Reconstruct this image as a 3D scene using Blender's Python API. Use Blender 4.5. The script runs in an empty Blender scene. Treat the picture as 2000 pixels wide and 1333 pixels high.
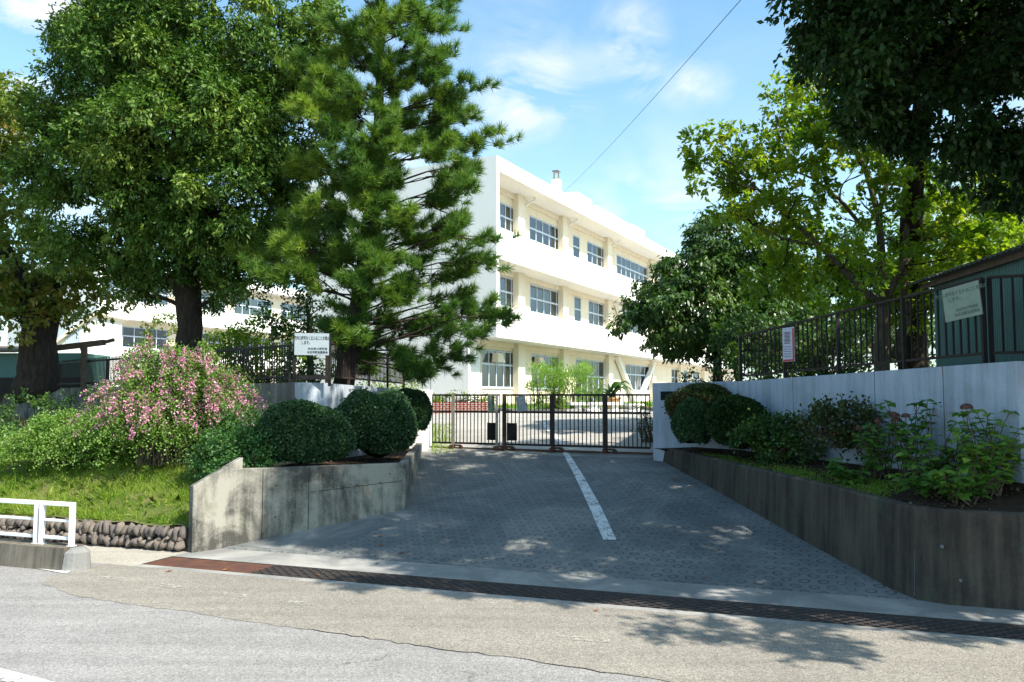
import bpy, math, random
import numpy as np
from mathutils import Vector, Matrix

# ---------------------------------------------------------------- camera, sky, sun, exposure
scene = bpy.context.scene
F = 1600.0                      # focal length in photo pixels (2000 wide)
CAMZ = 2.58
PITCH = math.atan(108.5 / F)
cam_d = bpy.data.cameras.new('camera'); cam_d.sensor_width = 36.0; cam_d.lens = 36.0 * F / 2000.0
cam_d.clip_end = 2000.0; cam_d.clip_start = 0.05
cam = bpy.data.objects.new('camera', cam_d); scene.collection.objects.link(cam)
cam.location = (0, 0, CAMZ); cam.rotation_euler = (math.pi / 2 + PITCH, 0, 0)
scene.camera = cam

SUN_EL = math.radians(47.0)
SUN_DIR2 = Vector((0.82, -0.57)).normalized()          # horizontal direction towards the sun
SUN_AZ = math.atan2(SUN_DIR2.x, SUN_DIR2.y)
scene.view_settings.view_transform = 'Standard'
scene.view_settings.look = 'None'
scene.view_settings.exposure = 1.0
scene.view_settings.gamma = 1.0

sun_d = bpy.data.lights.new('sun', 'SUN'); sun_d.energy = 5.0; sun_d.angle = math.radians(0.53)
sun_d.color = (1.0, 0.93, 0.80)
sun = bpy.data.objects.new('sun', sun_d); scene.collection.objects.link(sun)
to_sun = Vector((SUN_DIR2.x * math.cos(SUN_EL), SUN_DIR2.y * math.cos(SUN_EL), math.sin(SUN_EL)))
sun.rotation_euler = to_sun.to_track_quat('Z', 'Y').to_euler()
sun.location = to_sun * 60

def at(px, py, Y):
    """world point on the ray of a photo pixel at depth Y"""
    u = (px - 1000.0) / F; v = (666.5 - py) / F
    dy = math.cos(PITCH) - v * math.sin(PITCH); dz = math.sin(PITCH) + v * math.cos(PITCH)
    s = Y / dy
    return Vector((u * s, Y, CAMZ + dz * s))

world = bpy.data.worlds.new('World'); scene.world = world; world.use_nodes = True
def build_world():
    nt = world.node_tree; N = nt.nodes; Lk = nt.links; N.clear()
    out = N.new('ShaderNodeOutputWorld'); bg = N.new('ShaderNodeBackground')
    sky = N.new('ShaderNodeTexSky'); sky.sky_type = 'NISHITA'; sky.sun_disc = False
    sky.sun_elevation = SUN_EL; sky.sun_rotation = SUN_AZ
    sky.altitude = 100; sky.air_density = 1.0; sky.dust_density = 1.2; sky.ozone_density = 1.6
    tc = N.new('ShaderNodeTexCoord')
    mp = N.new('ShaderNodeMapping'); mp.inputs['Scale'].default_value = (1.0, 1.0, 2.2)
    mp.inputs['Rotation'].default_value = (0.0, 0.5, 0.3)
    Lk.new(tc.outputs['Generated'], mp.inputs['Vector'])
    n1 = N.new('ShaderNodeTexNoise'); n1.inputs['Scale'].default_value = 7.0; n1.inputs['Detail'].default_value = 9
    n1.inputs['Roughness'].default_value = 0.55; n1.inputs['Distortion'].default_value = 0.7
    Lk.new(mp.outputs[0], n1.inputs['Vector'])
    acc = None
    def m(op, a, b=None, clamp=False):
        x = N.new('ShaderNodeMath'); x.operation = op; x.use_clamp = clamp
        for i, k in enumerate((a, b)):
            if k is None: continue
            if isinstance(k, (int, float)): x.inputs[i].default_value = k
            else: Lk.new(k, x.inputs[i])
        return x.outputs[0]
    for px, py, r, w in ((1045, 185, 0.085, 1.3), (1225, 95, 0.06, 0.9), (1235, 40, 0.05, .6), (1340, 170, 0.035, 0.7), (1390, 168, 0.03, 0.5), (1260, 170, 0.035, 0.6), (20, 60, 0.16, 1.3),
                         (1310, 400, 0.11, 0.6), (1190, 470, 0.12, 0.4), (990, 60, 0.08, 0.3), (1400, 480, 0.1, 0.6), (700, 300, .2, .5), (-300, 300, .3, .8), (2300, 300, .3, .7)):
        d = (at(px, py, 10) - Vector((0, 0, CAMZ))).normalized()
        vd = N.new('ShaderNodeVectorMath'); vd.operation = 'DISTANCE'
        Lk.new(tc.outputs['Generated'], vd.inputs[0]); vd.inputs[1].default_value = d
        g = m('MULTIPLY', m('SUBTRACT', 1.0, m('DIVIDE', vd.outputs['Value'], r), clamp=True), w)
        acc = g if acc is None else m('ADD', acc, g)
    # a thin veil everywhere plus the wisps
    cl = m('MULTIPLY', m('SUBTRACT', n1.outputs['Fac'], 0.40), m('ADD', m('MULTIPLY', acc, 3.6), 0.25))
    cl = m('MULTIPLY', cl, 1.0, clamp=True)
    sep = N.new('ShaderNodeSeparateXYZ'); Lk.new(tc.outputs['Generated'], sep.inputs[0])
    hz = m('MULTIPLY', m('SUBTRACT', 0.42, sep.outputs['Z']), 0.9, clamp=True)   # paler towards the horizon
    fac = m('ADD', cl, hz, clamp=True)
    mix = N.new('ShaderNodeMixRGB'); Lk.new(fac, mix.inputs['Fac'])
    hsv = N.new('ShaderNodeMixRGB'); hsv.blend_type = 'MULTIPLY'; hsv.inputs['Fac'].default_value = 1
    hsv.inputs['Color2'].default_value = (1.3, 1.68, 1.6, 1)
    Lk.new(sky.outputs[0], hsv.inputs['Color1'])
    Lk.new(hsv.outputs[0], mix.inputs['Color1']); mix.inputs['Color2'].default_value = (5.6, 6.0, 6.2, 1)
    Lk.new(mix.outputs[0], bg.inputs['Color']); bg.inputs['Strength'].default_value = 0.095
    Lk.new(bg.outputs[0], out.inputs['Surface'])
build_world()

# ---------------------------------------------------------------- helpers
COL = scene.collection
ORG = {}
def tag(o, label=None, cat=None, group=None, kind=None):
    if label: o['label'] = label
    if cat: o['category'] = cat
    if group: o['group'] = group
    if kind: o['kind'] = kind
    return o
def thing(name, label, cat, loc=(0, 0, 0), group=None):
    o = bpy.data.objects.new(name, None); COL.objects.link(o); o.location = loc
    o.empty_display_size = 0.2
    ORG[o.name] = Vector(loc)
    return tag(o, label, cat, group)
def link(name, me, parent=None, org=None):
    o = bpy.data.objects.new(name, me); COL.objects.link(o)
    if parent is not None:
        o.parent = parent; ORG[o.name] = ORG[parent.name]
    else:
        o.location = org or (0, 0, 0); ORG[o.name] = Vector(org or (0, 0, 0))
    return o

class MB:
    """collects faces in world coordinates; build() links them as one mesh object"""
    def __init__(s): s.v = []; s.f = []; s.mi = []; s.cur = 0
    def face(s, pts, mi=None):
        b = len(s.v); s.v += [tuple(p) for p in pts]; s.f.append(tuple(range(b, b + len(pts)))); s.mi.append(s.cur if mi is None else mi)
    def mesh(s, vs, fs):
        b = len(s.v); s.v += [tuple(p) for p in vs]
        for f in fs: s.f.append(tuple(i + b for i in f)); s.mi.append(s.cur)
    def hexa(s, a, b):
        """a: four bottom points, b: four top points"""
        s.mesh(list(a) + list(b), [(3, 2, 1, 0), (4, 5, 6, 7), (0, 1, 5, 4), (1, 2, 6, 5), (2, 3, 7, 6), (3, 0, 4, 7)])
    def box(s, c, sz, rz=0.0, M=None):
        x, y, z = sz[0] / 2, sz[1] / 2, sz[2] / 2
        R = M if M is not None else Matrix.Rotation(rz, 3, 'Z')
        P = [Vector(c) + R @ Vector(p) for p in ((-x, -y, -z), (x, -y, -z), (x, y, -z), (-x, y, -z), (-x, -y, z), (x, -y, z), (x, y, z), (-x, y, z))]
        s.hexa(P[:4], P[4:])
    def bar(s, a, b, w, h=None):
        """rectangular bar from a to b"""
        a = Vector(a); b = Vector(b); d = b - a; h = h or w
        z = d.normalized(); up = Vector((0, 0, 1)) if abs(z.z) < 0.95 else Vector((0, 1, 0))
        x = z.cross(up).normalized(); y = x.cross(z).normalized()
        q = [x * w / 2 + y * h / 2, -x * w / 2 + y * h / 2, -x * w / 2 - y * h / 2, x * w / 2 - y * h / 2]
        s.hexa([a + k for k in q][::-1], [b + k for k in q][::-1])
    def tube(s, pts, rad, n=8, cap=True):
        pts = [Vector(p) for p in pts]
        if isinstance(rad, (int, float)): rad = [rad] * len(pts)
        vs = []; fs = []; prev = None
        for i, p in enumerate(pts):
            t = (pts[min(i + 1, len(pts) - 1)] - pts[max(i - 1, 0)])
            if t.length < 1e-9: t = Vector((0, 0, 1))
            t.normalize()
            if prev is None:
                x = t.orthogonal().normalized()
            else:
                x = (prev - t * prev.dot(t))
                x = x.normalized() if x.length > 1e-6 else t.orthogonal().normalized()
            prev = x; y = t.cross(x)
            for k in range(n):
                a = 2 * math.pi * k / n
                vs.append(p + (x * math.cos(a) + y * math.sin(a)) * rad[i])
        for i in range(len(pts) - 1):
            for k in range(n):
                k2 = (k + 1) % n
                fs.append((i * n + k, i * n + k2, (i + 1) * n + k2, (i + 1) * n + k))
        if cap:
            fs.append(tuple(range(n))[::-1]); fs.append(tuple(range((len(pts) - 1) * n, len(pts) * n)))
        s.mesh(vs, fs)
    def wall(s, p0, p1, zb0, zt0, zb1, zt1, th, side=1):
        """vertical wall slab from p0 to p1 (xy); thickness th to the left (side=1) or right (side=-1)"""
        p0 = Vector((p0[0], p0[1])); p1 = Vector((p1[0], p1[1])); d = (p1 - p0).normalized()
        n = Vector((-d.y, d.x)) * th * side
        a = [(p0.x, p0.y), (p1.x, p1.y), (p1.x + n.x, p1.y + n.y), (p0.x + n.x, p0.y + n.y)]
        zb = (zb0, zb1, zb1, zb0); zt = (zt0, zt1, zt1, zt0)
        s.hexa([Vector((*a[i], zb[i])) for i in range(4)], [Vector((*a[i], zt[i])) for i in range(4)])
    def prism(s, poly, z0, z1):
        n = len(poly); A = [(p[0], p[1], z0) for p in poly]; B = [(p[0], p[1], z1) for p in poly]
        s.mesh(A + B, [tuple(range(n))[::-1], tuple(range(n, 2 * n))] + [(i, (i + 1) % n, n + (i + 1) % n, n + i) for i in range(n)])
    def build(s, name, mat, parent=None, smooth=False, bevel=0, org=None):
        o_ = ORG[parent.name] if parent is not None else Vector(org or (0, 0, 0))
        me = bpy.data.meshes.new(name)
        me.from_pydata([(v[0] - o_.x, v[1] - o_.y, v[2] - o_.z) for v in s.v], [], s.f)
        mats = mat if isinstance(mat, (list, tuple)) else [mat]
        for m_ in mats: me.materials.append(m_)
        if len(mats) > 1: me.polygons.foreach_set('material_index', s.mi)
        if smooth: me.polygons.foreach_set('use_smooth', [True] * len(s.f))
        me.update()
        o = link(name, me, parent, org)
        if bevel:
            b = o.modifiers.new('b', 'BEVEL'); b.width = bevel; b.segments = 2; b.limit_method = 'ANGLE'
        return o

def np_mesh(name, V, nper, mats, tone=None, parent=None, mi=None, org=None, smooth=False):
    """V: (n*nper,3) loose polygons with nper corners each"""
    o_ = np.array(ORG[parent.name] if parent is not None else (org or (0, 0, 0)))
    V = np.asarray(V, dtype=np.float64).reshape(-1, 3) - o_
    n = len(V) // nper
    me = bpy.data.meshes.new(name)
    me.vertices.add(len(V)); me.vertices.foreach_set('co', V.astype(np.float32).ravel())
    me.loops.add(len(V)); me.loops.foreach_set('vertex_index', np.arange(len(V), dtype=np.int32))
    me.polygons.add(n); me.polygons.foreach_set('loop_start', np.arange(0, len(V), nper, dtype=np.int32))
    if smooth: me.polygons.foreach_set('use_smooth', np.ones(n, dtype=bool))
    for m_ in (mats if isinstance(mats, (list, tuple)) else [mats]): me.materials.append(m_)
    if mi is not None: me.polygons.foreach_set('material_index', np.asarray(mi, dtype=np.int32))
    if tone is not None:
        a = me.attributes.new('tone', 'FLOAT', 'FACE'); a.data.foreach_set('value', np.asarray(tone, dtype=np.float32))
    me.update(calc_edges=True)
    return link(name, me, parent, org)

# ---------------------------------------------------------------- materials
class NT:
    def __init__(s, name):
        s.m = bpy.data.materials.new(name); s.m.use_nodes = True
        s.t = s.m.node_tree; s.t.nodes.clear(); s.out = s.t.nodes.new('ShaderNodeOutputMaterial')
    def n(s, ty, **kw):
        x = s.t.nodes.new(ty)
        for k, v in kw.items(): setattr(x, k, v)
        return x
    def l(s, a, b): s.t.links.new(a, b)
    def val(s, sock, v):
        if hasattr(v, 'is_linked') or hasattr(v, 'links'): s.l(v, sock)
        else: sock.default_value = v
    def math(s, op, a, b=None, clamp=False):
        x = s.n('ShaderNodeMath', operation=op, use_clamp=clamp)
        s.val(x.inputs[0], a)
        if b is not None: s.val(x.inputs[1], b)
        return x.outputs[0]
    def coord(s, scale=(1, 1, 1), rot=(0, 0, 0), loc=(0, 0, 0)):
        g = s.n('ShaderNodeNewGeometry'); mp = s.n('ShaderNodeMapping')
        mp.inputs['Scale'].default_value = scale; mp.inputs['Rotation'].default_value = rot; mp.inputs['Location'].default_value = loc
        s.l(g.outputs['Position'], mp.inputs['Vector']); return mp.outputs[0]
    def noise(s, vec, scale, detail=5, rough=0.55, dist=0.0):
        x = s.n('ShaderNodeTexNoise'); s.l(vec, x.inputs['Vector'])
        x.inputs['Scale'].default_value = scale; x.inputs['Detail'].default_value = detail
        x.inputs['Roughness'].default_value = rough; x.inputs['Distortion'].default_value = dist
        return x.outputs['Fac']
    def ramp(s, fac, stops):
        x = s.n('ShaderNodeValToRGB'); s.l(fac, x.inputs['Fac']); e = x.color_ramp.elements
        while len(e) < len(stops): e.new(0.5)
        for i, (p, c) in enumerate(stops):
            e[i].position = p; e[i].color = (c, c, c, 1) if isinstance(c, (int, float)) else (*c, 1)
        return x.outputs['Color']
    def mix(s, fac, a, b, mode='MIX'):
        x = s.n('ShaderNodeMixRGB', blend_type=mode)
        s.val(x.inputs['Fac'], fac)
        for k, c in (('Color1', a), ('Color2', b)):
            if isinstance(c, tuple): x.inputs[k].default_value = (*c, 1)
            else: s.l(c, x.inputs[k])
        return x.outputs['Color']
    def bump(s, h, strength=0.3, dist=0.02):
        b = s.n('ShaderNodeBump'); b.inputs['Strength'].default_value = strength; b.inputs['Distance'].default_value = dist
        s.l(h, b.inputs['Height']); return b.outputs['Normal']
    def bsdf(s, col, rough=0.8, spec=0.3, metal=0.0, normal=None):
        p = s.n('ShaderNodeBsdfPrincipled')
        if isinstance(col, tuple): p.inputs['Base Color'].default_value = (*col, 1)
        else: s.l(col, p.inputs['Base Color'])
        s.val(p.inputs['Roughness'], rough); p.inputs['Specular IOR Level'].default_value = spec
        p.inputs['Metallic'].default_value = metal
        if normal is not None: s.l(normal, p.inputs['Normal'])
        return p.outputs[0]
    def done(s, sh): s.l(sh, s.out.inputs['Surface']); return s.m

def simple(name, c1, c2=None, rough=0.8, spec=0.3, metal=0.0, scale=6.0, bump=0.15, bscale=60.0, stretch=(1, 1, 1)):
    t = NT(name); c2 = c2 or tuple(x * 0.8 for x in c1)
    v = t.coord(stretch)
    n = t.noise(v, scale, 6, 0.6)
    col = t.ramp(n, [(0.3, c1), (0.7, c2)])
    nb = t.noise(v, bscale, 4, 0.6)
    return t.done(t.bsdf(col, rough, spec, metal, t.bump(nb, bump, 0.01)))

def concrete(name, light, dark, streak=0.5, moss=None, joints=None, rough=0.9, lo=0.42, hi=0.62):
    """weathered concrete: blotches, downward streaks, pores"""
    t = NT(name); v = t.coord(); vs = t.coord((5.0, 5.0, 0.45))
    a = t.noise(v, 0.9, 8, 0.65, 0.6); b = t.noise(vs, 1.3, 6, 0.6); c = t.noise(v, 25, 4, 0.7)
    f = t.math('ADD', t.math('MULTIPLY', a, 1 - streak), t.math('MULTIPLY', b, streak))
    f = t.math('ADD', f, t.math('MULTIPLY', t.math('SUBTRACT', c, 0.5), 0.12))
    col = t.ramp(f, [(lo, dark), (hi, light)])
    if moss:
        mm = t.ramp(t.noise(v, 2.2, 6, 0.7), [(0.56, 0.0), (0.68, 1.0)])
        col = t.mix(t.math('MULTIPLY', mm, 0.55), col, moss)
    pits = t.ramp(t.noise(v, 60, 2, 0.5), [(0.25, 0.55), (0.36, 1.0)])
    col = t.mix(1.0, col, pits, 'MULTIPLY')
    h = t.noise(v, 45, 6, 0.7)
    return t.done(t.bsdf(col, rough, 0.25, 0, t.bump(h, 0.35, 0.01)))

ROADANG = math.atan2(-0.334, 0.9425)
def asphalt(name, a, b, grain=1.0, patch=0.35, cracks=False):
    t = NT(name); v = t.coord()
    big = t.noise(v, 0.35, 5, 0.6, 0.3); mid = t.noise(v, 3.0, 4, 0.6)
    f = t.math('ADD', t.math('MULTIPLY', big, 0.6), t.math('MULTIPLY', mid, 0.4))
    col = t.ramp(f, [(0.35, a), (0.65, b)])
    vo = t.n('ShaderNodeTexVoronoi'); t.l(v, vo.inputs['Vector']); vo.inputs['Scale'].default_value = 62
    sp = t.ramp(vo.outputs['Color'], [(0.1, 0.45), (0.5, 0.95), (0.9, 1.55)])
    fine = t.noise(v, 80, 3, 0.8)
    sp2 = t.ramp(fine, [(0.3, 0.6), (0.7, 1.4)])
    col = t.mix(grain * 0.8, col, sp, 'MULTIPLY'); col = t.mix(grain * 0.6, col, sp2, 'MULTIPLY')
    st = t.ramp(t.noise(t.coord((0.25, 2.6, 1), rot=(0, 0, -ROADANG)), 1.1, 5, 0.6), [(0.3, 0.84), (0.65, 1.06)])
    col = t.mix(1.0, col, st, 'MULTIPLY')
    h = t.math('ADD', vo.outputs['Distance'], fine)
    if cracks:
        vc = t.coord((1, 1, 1)); w = t.noise(vc, 1.2, 5, 0.7)
        va = t.n('ShaderNodeTexVoronoi', feature='DISTANCE_TO_EDGE'); va.inputs['Scale'].default_value = 0.33
        mp = t.n('ShaderNodeVectorMath', operation='ADD'); t.l(vc, mp.inputs[0])
        cx = t.n('ShaderNodeTexNoise'); t.l(vc, cx.inputs['Vector']); cx.inputs['Scale'].default_value = 1.7; cx.inputs['Detail'].default_value = 6
        sc = t.n('ShaderNodeVectorMath', operation='SCALE'); t.l(cx.outputs['Color'], sc.inputs[0]); sc.inputs['Scale'].default_value = 1.0
        t.l(sc.outputs[0], mp.inputs[1]); t.l(mp.outputs[0], va.inputs['Vector'])
        cr = t.math('MULTIPLY', t.ramp(va.outputs['Distance'], [(0.0, 1.0), (0.006, 0.0)]), t.ramp(w, [(0.5, 0.0), (0.6, 0.7)]))
        col = t.mix(cr, col, (0.05, 0.05, 0.05))
    return t.done(t.bsdf(col, 0.85, 0.3, 0, t.bump(h, 0.5, 0.008)))

def ring_pavement(name):
    t = NT(name)
    v = t.coord(rot=(0, 0, -ROADANG)); w = t.coord()
    sep = t.n('ShaderNodeSeparateXYZ'); t.l(v, sep.inputs[0])
    S = 0.235
    dn = t.n('ShaderNodeTexNoise'); t.l(w, dn.inputs['Vector']); dn.inputs['Scale'].default_value = 2.3; dn.inputs['Detail'].default_value = 3
    ds = t.n('ShaderNodeSeparateXYZ'); t.l(dn.outputs['Color'], ds.inputs[0])
    X_ = t.math('ADD', sep.outputs['X'], t.math('MULTIPLY', ds.outputs[0], 0.07)); Y_ = t.math('ADD', sep.outputs['Y'], t.math('MULTIPLY', ds.outputs[1], 0.07))
    x = t.math('DIVIDE', X_, S); y = t.math('DIVIDE', Y_, S * 0.9)
    row = t.math('FLOOR', y); x = t.math('ADD', x, t.math('MULTIPLY', row, 0.5))
    fx = t.math('SUBTRACT', t.math('FRACT', x), 0.5); fy = t.math('MULTIPLY', t.math('SUBTRACT', t.math('FRACT', y), 0.5), 0.9)
    r = t.math('SQRT', t.math('ADD', t.math('MULTIPLY', fx, fx), t.math('MULTIPLY', fy, fy)))
    ring = t.math('SUBTRACT', 1.0, t.math('DIVIDE', t.math('ABSOLUTE', t.math('SUBTRACT', r, 0.26)), 0.075), clamp=True)
    wear = t.ramp(t.noise(w, 1.9, 6, 0.7), [(0.33, 0.10), (0.56, 0.95)])
    ring = t.math('MULTIPLY', ring, wear)
    base = t.ramp(t.noise(w, 0.55, 9, 0.72, 0.8), [(0.34, (0.10, 0.108, 0.112)), (0.5, (0.145, 0.153, 0.152)), (0.66, (0.225, 0.222, 0.205))])
    fine = t.ramp(t.noise(w, 90, 4, 0.7), [(0.3, 0.8), (0.7, 1.2)])
    col = t.mix(1.0, base, fine, 'MULTIPLY')
    col = t.mix(t.math('MULTIPLY', ring, 0.85), col, (0.028, 0.03, 0.03))
    h = t.math('ADD', t.math('MULTIPLY', ring, -1.0), t.math('MULTIPLY', t.noise(w, 60, 4, 0.7), 0.35))
    return t.done(t.bsdf(col, 0.85, 0.3, 0, t.bump(h, 0.6, 0.02)))

def paint(name, wear=0.45, col=(0.78, 0.78, 0.76)):
    t = NT(name); v = t.coord(); n = t.noise(v, 22, 7, 0.8); big = t.noise(v, 3.5, 4, 0.6)
    f = t.ramp(t.math('ADD', t.math('MULTIPLY', n, .7), t.math('MULTIPLY', big, .3)), [(wear - 0.05, 1.0), (wear + 0.04, 0.0)])
    s1 = t.bsdf(t.ramp(t.noise(v, 6, 5, .6), [(.3, tuple(x * .82 for x in col)), (.7, col)]), 0.8, 0.3, 0, t.bump(t.noise(v, 90, 3, 0.7), 0.3, 0.005)); tr = t.n('ShaderNodeBsdfTransparent')
    mx = t.n('ShaderNodeMixShader'); t.l(f, mx.inputs['Fac']); t.l(s1, mx.inputs[1]); t.l(tr.outputs[0], mx.inputs[2]); return t.done(mx.outputs[0])

def leafmat(name, c0, c1, c2, trans=0.35, rough=0.45, spec=0.4, tcol=None):
    """c0 dark, c1 mid, c2 light by the per-leaf tone"""
    t = NT(name); at_ = t.n('ShaderNodeAttribute', attribute_name='tone')
    col = t.ramp(at_.outputs['Fac'], [(0.0, c0), (0.5, c1), (1.0, c2)])
    d = t.bsdf(col, rough, spec)
    tr = t.n('ShaderNodeBsdfTranslucent')
    tc = t.mix(1.0, col, tcol or (1.5, 1.7, 0.6), 'MULTIPLY'); t.l(tc, tr.inputs['Color'])
    mx = t.n('ShaderNodeMixShader'); mx.inputs['Fac'].default_value = trans
    t.l(d, mx.inputs[1]); t.l(tr.outputs[0], mx.inputs[2])
    return t.done(mx.outputs[0])

def glassmat(name, refl=0.4, tint=(0.75, 0.82, 0.85)):
    t = NT(name); g = t.n('ShaderNodeBsdfGlossy'); g.inputs['Roughness'].default_value = 0.02; g.inputs['Color'].default_value = (0.9, 0.95, 1, 1)
    tr = t.n('ShaderNodeBsdfTransparent'); tr.inputs['Color'].default_value = (*tint, 1)
    fr = t.n('ShaderNodeFresnel'); fr.inputs['IOR'].default_value = 1.9
    f = t.math('MAXIMUM', fr.outputs[0], refl)
    mx = t.n('ShaderNodeMixShader'); t.l(f, mx.inputs['Fac']); t.l(tr.outputs[0], mx.inputs[1]); t.l(g.outputs[0], mx.inputs[2])
    return t.done(mx.outputs[0])

def bark(name, a, b):
    t = NT(name); v = t.coord((1, 1, 0.25)); n = t.noise(v, 14, 8, 0.7, 0.4)
    col = t.ramp(n, [(0.35, a), (0.65, b)])
    return t.done(t.bsdf(col, 0.95, 0.15, 0, t.bump(n, 0.9, 0.04)))

def brickmat(name):
    t = NT(name); tc = t.n('ShaderNodeTexCoord'); g = t.n('ShaderNodeNewGeometry')
    sep = t.n('ShaderNodeSeparateXYZ'); t.l(g.outputs['Position'], sep.inputs[0])
    cb = t.n('ShaderNodeCombineXYZ'); t.l(sep.outputs['X'], cb.inputs[0]); t.l(sep.outputs['Z'], cb.inputs[1])
    b = t.n('ShaderNodeTexBrick'); t.l(cb.outputs[0], b.inputs['Vector']); b.inputs['Scale'].default_value = 1.0
    b.inputs['Brick Width'].default_value = 0.22; b.inputs['Row Height'].default_value = 0.085; b.inputs['Mortar Size'].default_value = 0.012
    b.inputs['Color1'].default_value = (0.28, 0.07, 0.05, 1); b.inputs['Color2'].default_value = (0.20, 0.05, 0.04, 1); b.inputs['Mortar'].default_value = (0.45, 0.36, 0.33, 1)
    return t.done(t.bsdf(b.outputs['Color'], 0.85, 0.2))

M = {}
M['road'] = asphalt('old_asphalt', (0.218, 0.208, 0.204), (0.272, 0.262, 0.257), grain=.7, cracks=True)
M['patch'] = asphalt('patched_asphalt', (0.208, 0.190, 0.166), (0.258, 0.238, 0.207), grain=.75)
M['walk'] = asphalt('sidewalk_surface', (0.30, 0.28, 0.24), (0.38, 0.35, 0.30), grain=0.5)
M['yard'] = asphalt('courtyard_asphalt', (0.30, 0.285, 0.26), (0.40, 0.38, 0.35), grain=0.5)
M['ring'] = ring_pavement('ring_pavement')
M['paint'] = paint('worn_road_paint', wear=0.455, col=(.70, .70, .69))
M['paint_faint'] = paint('faint_road_paint', wear=0.53, col=(0.42, 0.40, 0.36))
M['strip'] = concrete('edge_concrete', (0.33, 0.32, 0.30), (0.19, 0.19, 0.185), 0.1)
M['apron'] = concrete('apron_concrete', (0.235, 0.24, 0.235), (0.13, 0.135, 0.135), 0.1)
M['cwall'] = concrete('weathered_wall_concrete', (0.29, 0.278, 0.24), (0.065, 0.062, 0.056), 0.3, moss=(0.12, 0.13, 0.08), lo=0.43, hi=0.57)
M['cwall2'] = concrete('dark_mossy_concrete', (0.105, 0.088, 0.066), (0.034, 0.028, 0.024), 0.6, moss=(0.05, 0.09, 0.045), lo=0.4, hi=0.66)  # darker than the left wall, streaked, with moss blotches
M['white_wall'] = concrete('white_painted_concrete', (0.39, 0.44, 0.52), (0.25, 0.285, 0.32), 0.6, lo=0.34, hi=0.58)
M['block'] = concrete('grey_block', (0.30, 0.28, 0.26), (0.12, 0.11, 0.10), 0.5)
M['kerb'] = concrete('kerb_concrete', (0.20, 0.175, 0.14), (0.075, 0.066, 0.055), 0.6, lo=0.38, hi=0.62)
M['plaster'] = concrete('cream_plaster', (0.80, 0.71, 0.555), (0.66, 0.56, 0.40), 0.75, lo=0.28, hi=0.50)
M['plaster_w'] = concrete('white_plaster', (0.84, 0.83, 0.80), (0.70, 0.68, 0.63), 0.8, lo=0.22, hi=0.5)
M['endwall'] = simple('pale_grey_plaster', (0.86, 0.84, 0.80), (0.83, 0.81, 0.77), 0.9, 0.2, scale=0.5, bump=0.1)
M['room'] = simple('dim_room', (0.10, 0.10, 0.095), (0.07, 0.07, 0.07), 0.9)
M['alu'] = simple('aluminium_frame', (0.55, 0.62, 0.70), (0.5, 0.57, 0.65), 0.45, 0.5, 0.0, bump=0)
M['glass'] = glassmat('window_glass', 0.20)
M['curtain'] = simple('white_curtain', (0.66, 0.70, 0.70), (0.5, 0.55, 0.56), 0.9, 0.1, scale=3, stretch=(9, 9, 0.2), bump=0)
M['black'] = simple('black_painted_steel', (0.010, 0.009, 0.010), (0.018, 0.014, 0.013), 0.6, 0.25, scale=9, bump=0.05)
M['brownsteel'] = simple('brown_painted_steel', (0.022, 0.016, 0.014), (0.04, 0.027, 0.022), 0.65, 0.25, scale=12, bump=0.1)
M['steel'] = simple('dull_steel', (0.22, 0.21, 0.19), (0.14, 0.12, 0.10), 0.45, 0.5, 0.3, scale=10)
M['rust'] = simple('rusty_steel', (0.10, 0.048, 0.03), (0.055, 0.03, 0.02), 0.85, 0.2, scale=14, bump=0.4)
M['grate'] = simple('grate_steel', (0.075, 0.06, 0.055), (0.045, 0.04, 0.04), 0.7, 0.3, scale=8)
M['plate'] = simple('rust_plate', (0.13, 0.055, 0.035), (0.06, 0.035, 0.03), 0.85, 0.2, scale=5, bump=0.4)
M['pit'] = simple('drain_dirt', (0.02, 0.018, 0.014), (0.035, 0.03, 0.02), 0.95)
M['whitesteel'] = simple('white_painted_steel', (0.80, 0.80, 0.82), (0.74, 0.74, 0.76), 0.4, 0.5, scale=20, bump=0.02)
M['soil'] = simple('dark_soil', (0.055, 0.038, 0.026), (0.028, 0.02, 0.015), 0.95, 0.1, scale=9, bump=0.8, bscale=30)
M['turf'] = simple('turf_soil', (0.10, 0.13, 0.035), (0.13, 0.11, 0.05), 0.95, 0.1, scale=3, bump=0.8, bscale=25)
M['moss'] = simple('moss', (0.10, 0.16, 0.03), (0.05, 0.07, 0.025), 0.95, 0.1, scale=9, bump=0.8, bscale=40)
M['stone'] = simple('river_stone', (0.20, 0.165, 0.135), (0.06, 0.055, 0.058), 0.85, 0.2, scale=4.5, bump=0.9, bscale=18)
M['mortar'] = simple('wall_mortar', (0.20, 0.165, 0.12), (0.12, 0.10, 0.075), 0.95, 0.1, scale=8, bump=0.5)
M['signshaded'] = simple('shaded_sign_white', (0.31, 0.36, 0.39), (0.27, 0.32, 0.35), 0.5, 0.4, scale=4, bump=0)  # the white board's shade is put into this greyed base colour
M['ink'] = simple('sign_ink', (0.012, 0.014, 0.02), (0.015, 0.017, 0.025), 0.6, bump=0)
M['fadedsign'] = simple('faded_green_sheet', (0.27, 0.33, 0.27), (0.20, 0.255, 0.20), 0.6, 0.3, scale=5, bump=0)
M['fadedink'] = simple('faded_ink', (0.10, 0.15, 0.12), (0.13, 0.18, 0.14), 0.7, bump=0)
M['poster'] = simple('poster_paper', (0.60, 0.58, 0.66), (0.45, 0.45, 0.58), 0.6, 0.3, scale=14, bump=0)
M['red'] = simple('poster_red', (0.50, 0.07, 0.08), (0.40, 0.06, 0.07), 0.6, bump=0)
M['teal'] = simple('teal_sheet', (0.08, 0.175, 0.16), (0.065, 0.145, 0.135), 0.6, 0.3, scale=2, bump=0.05)
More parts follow.
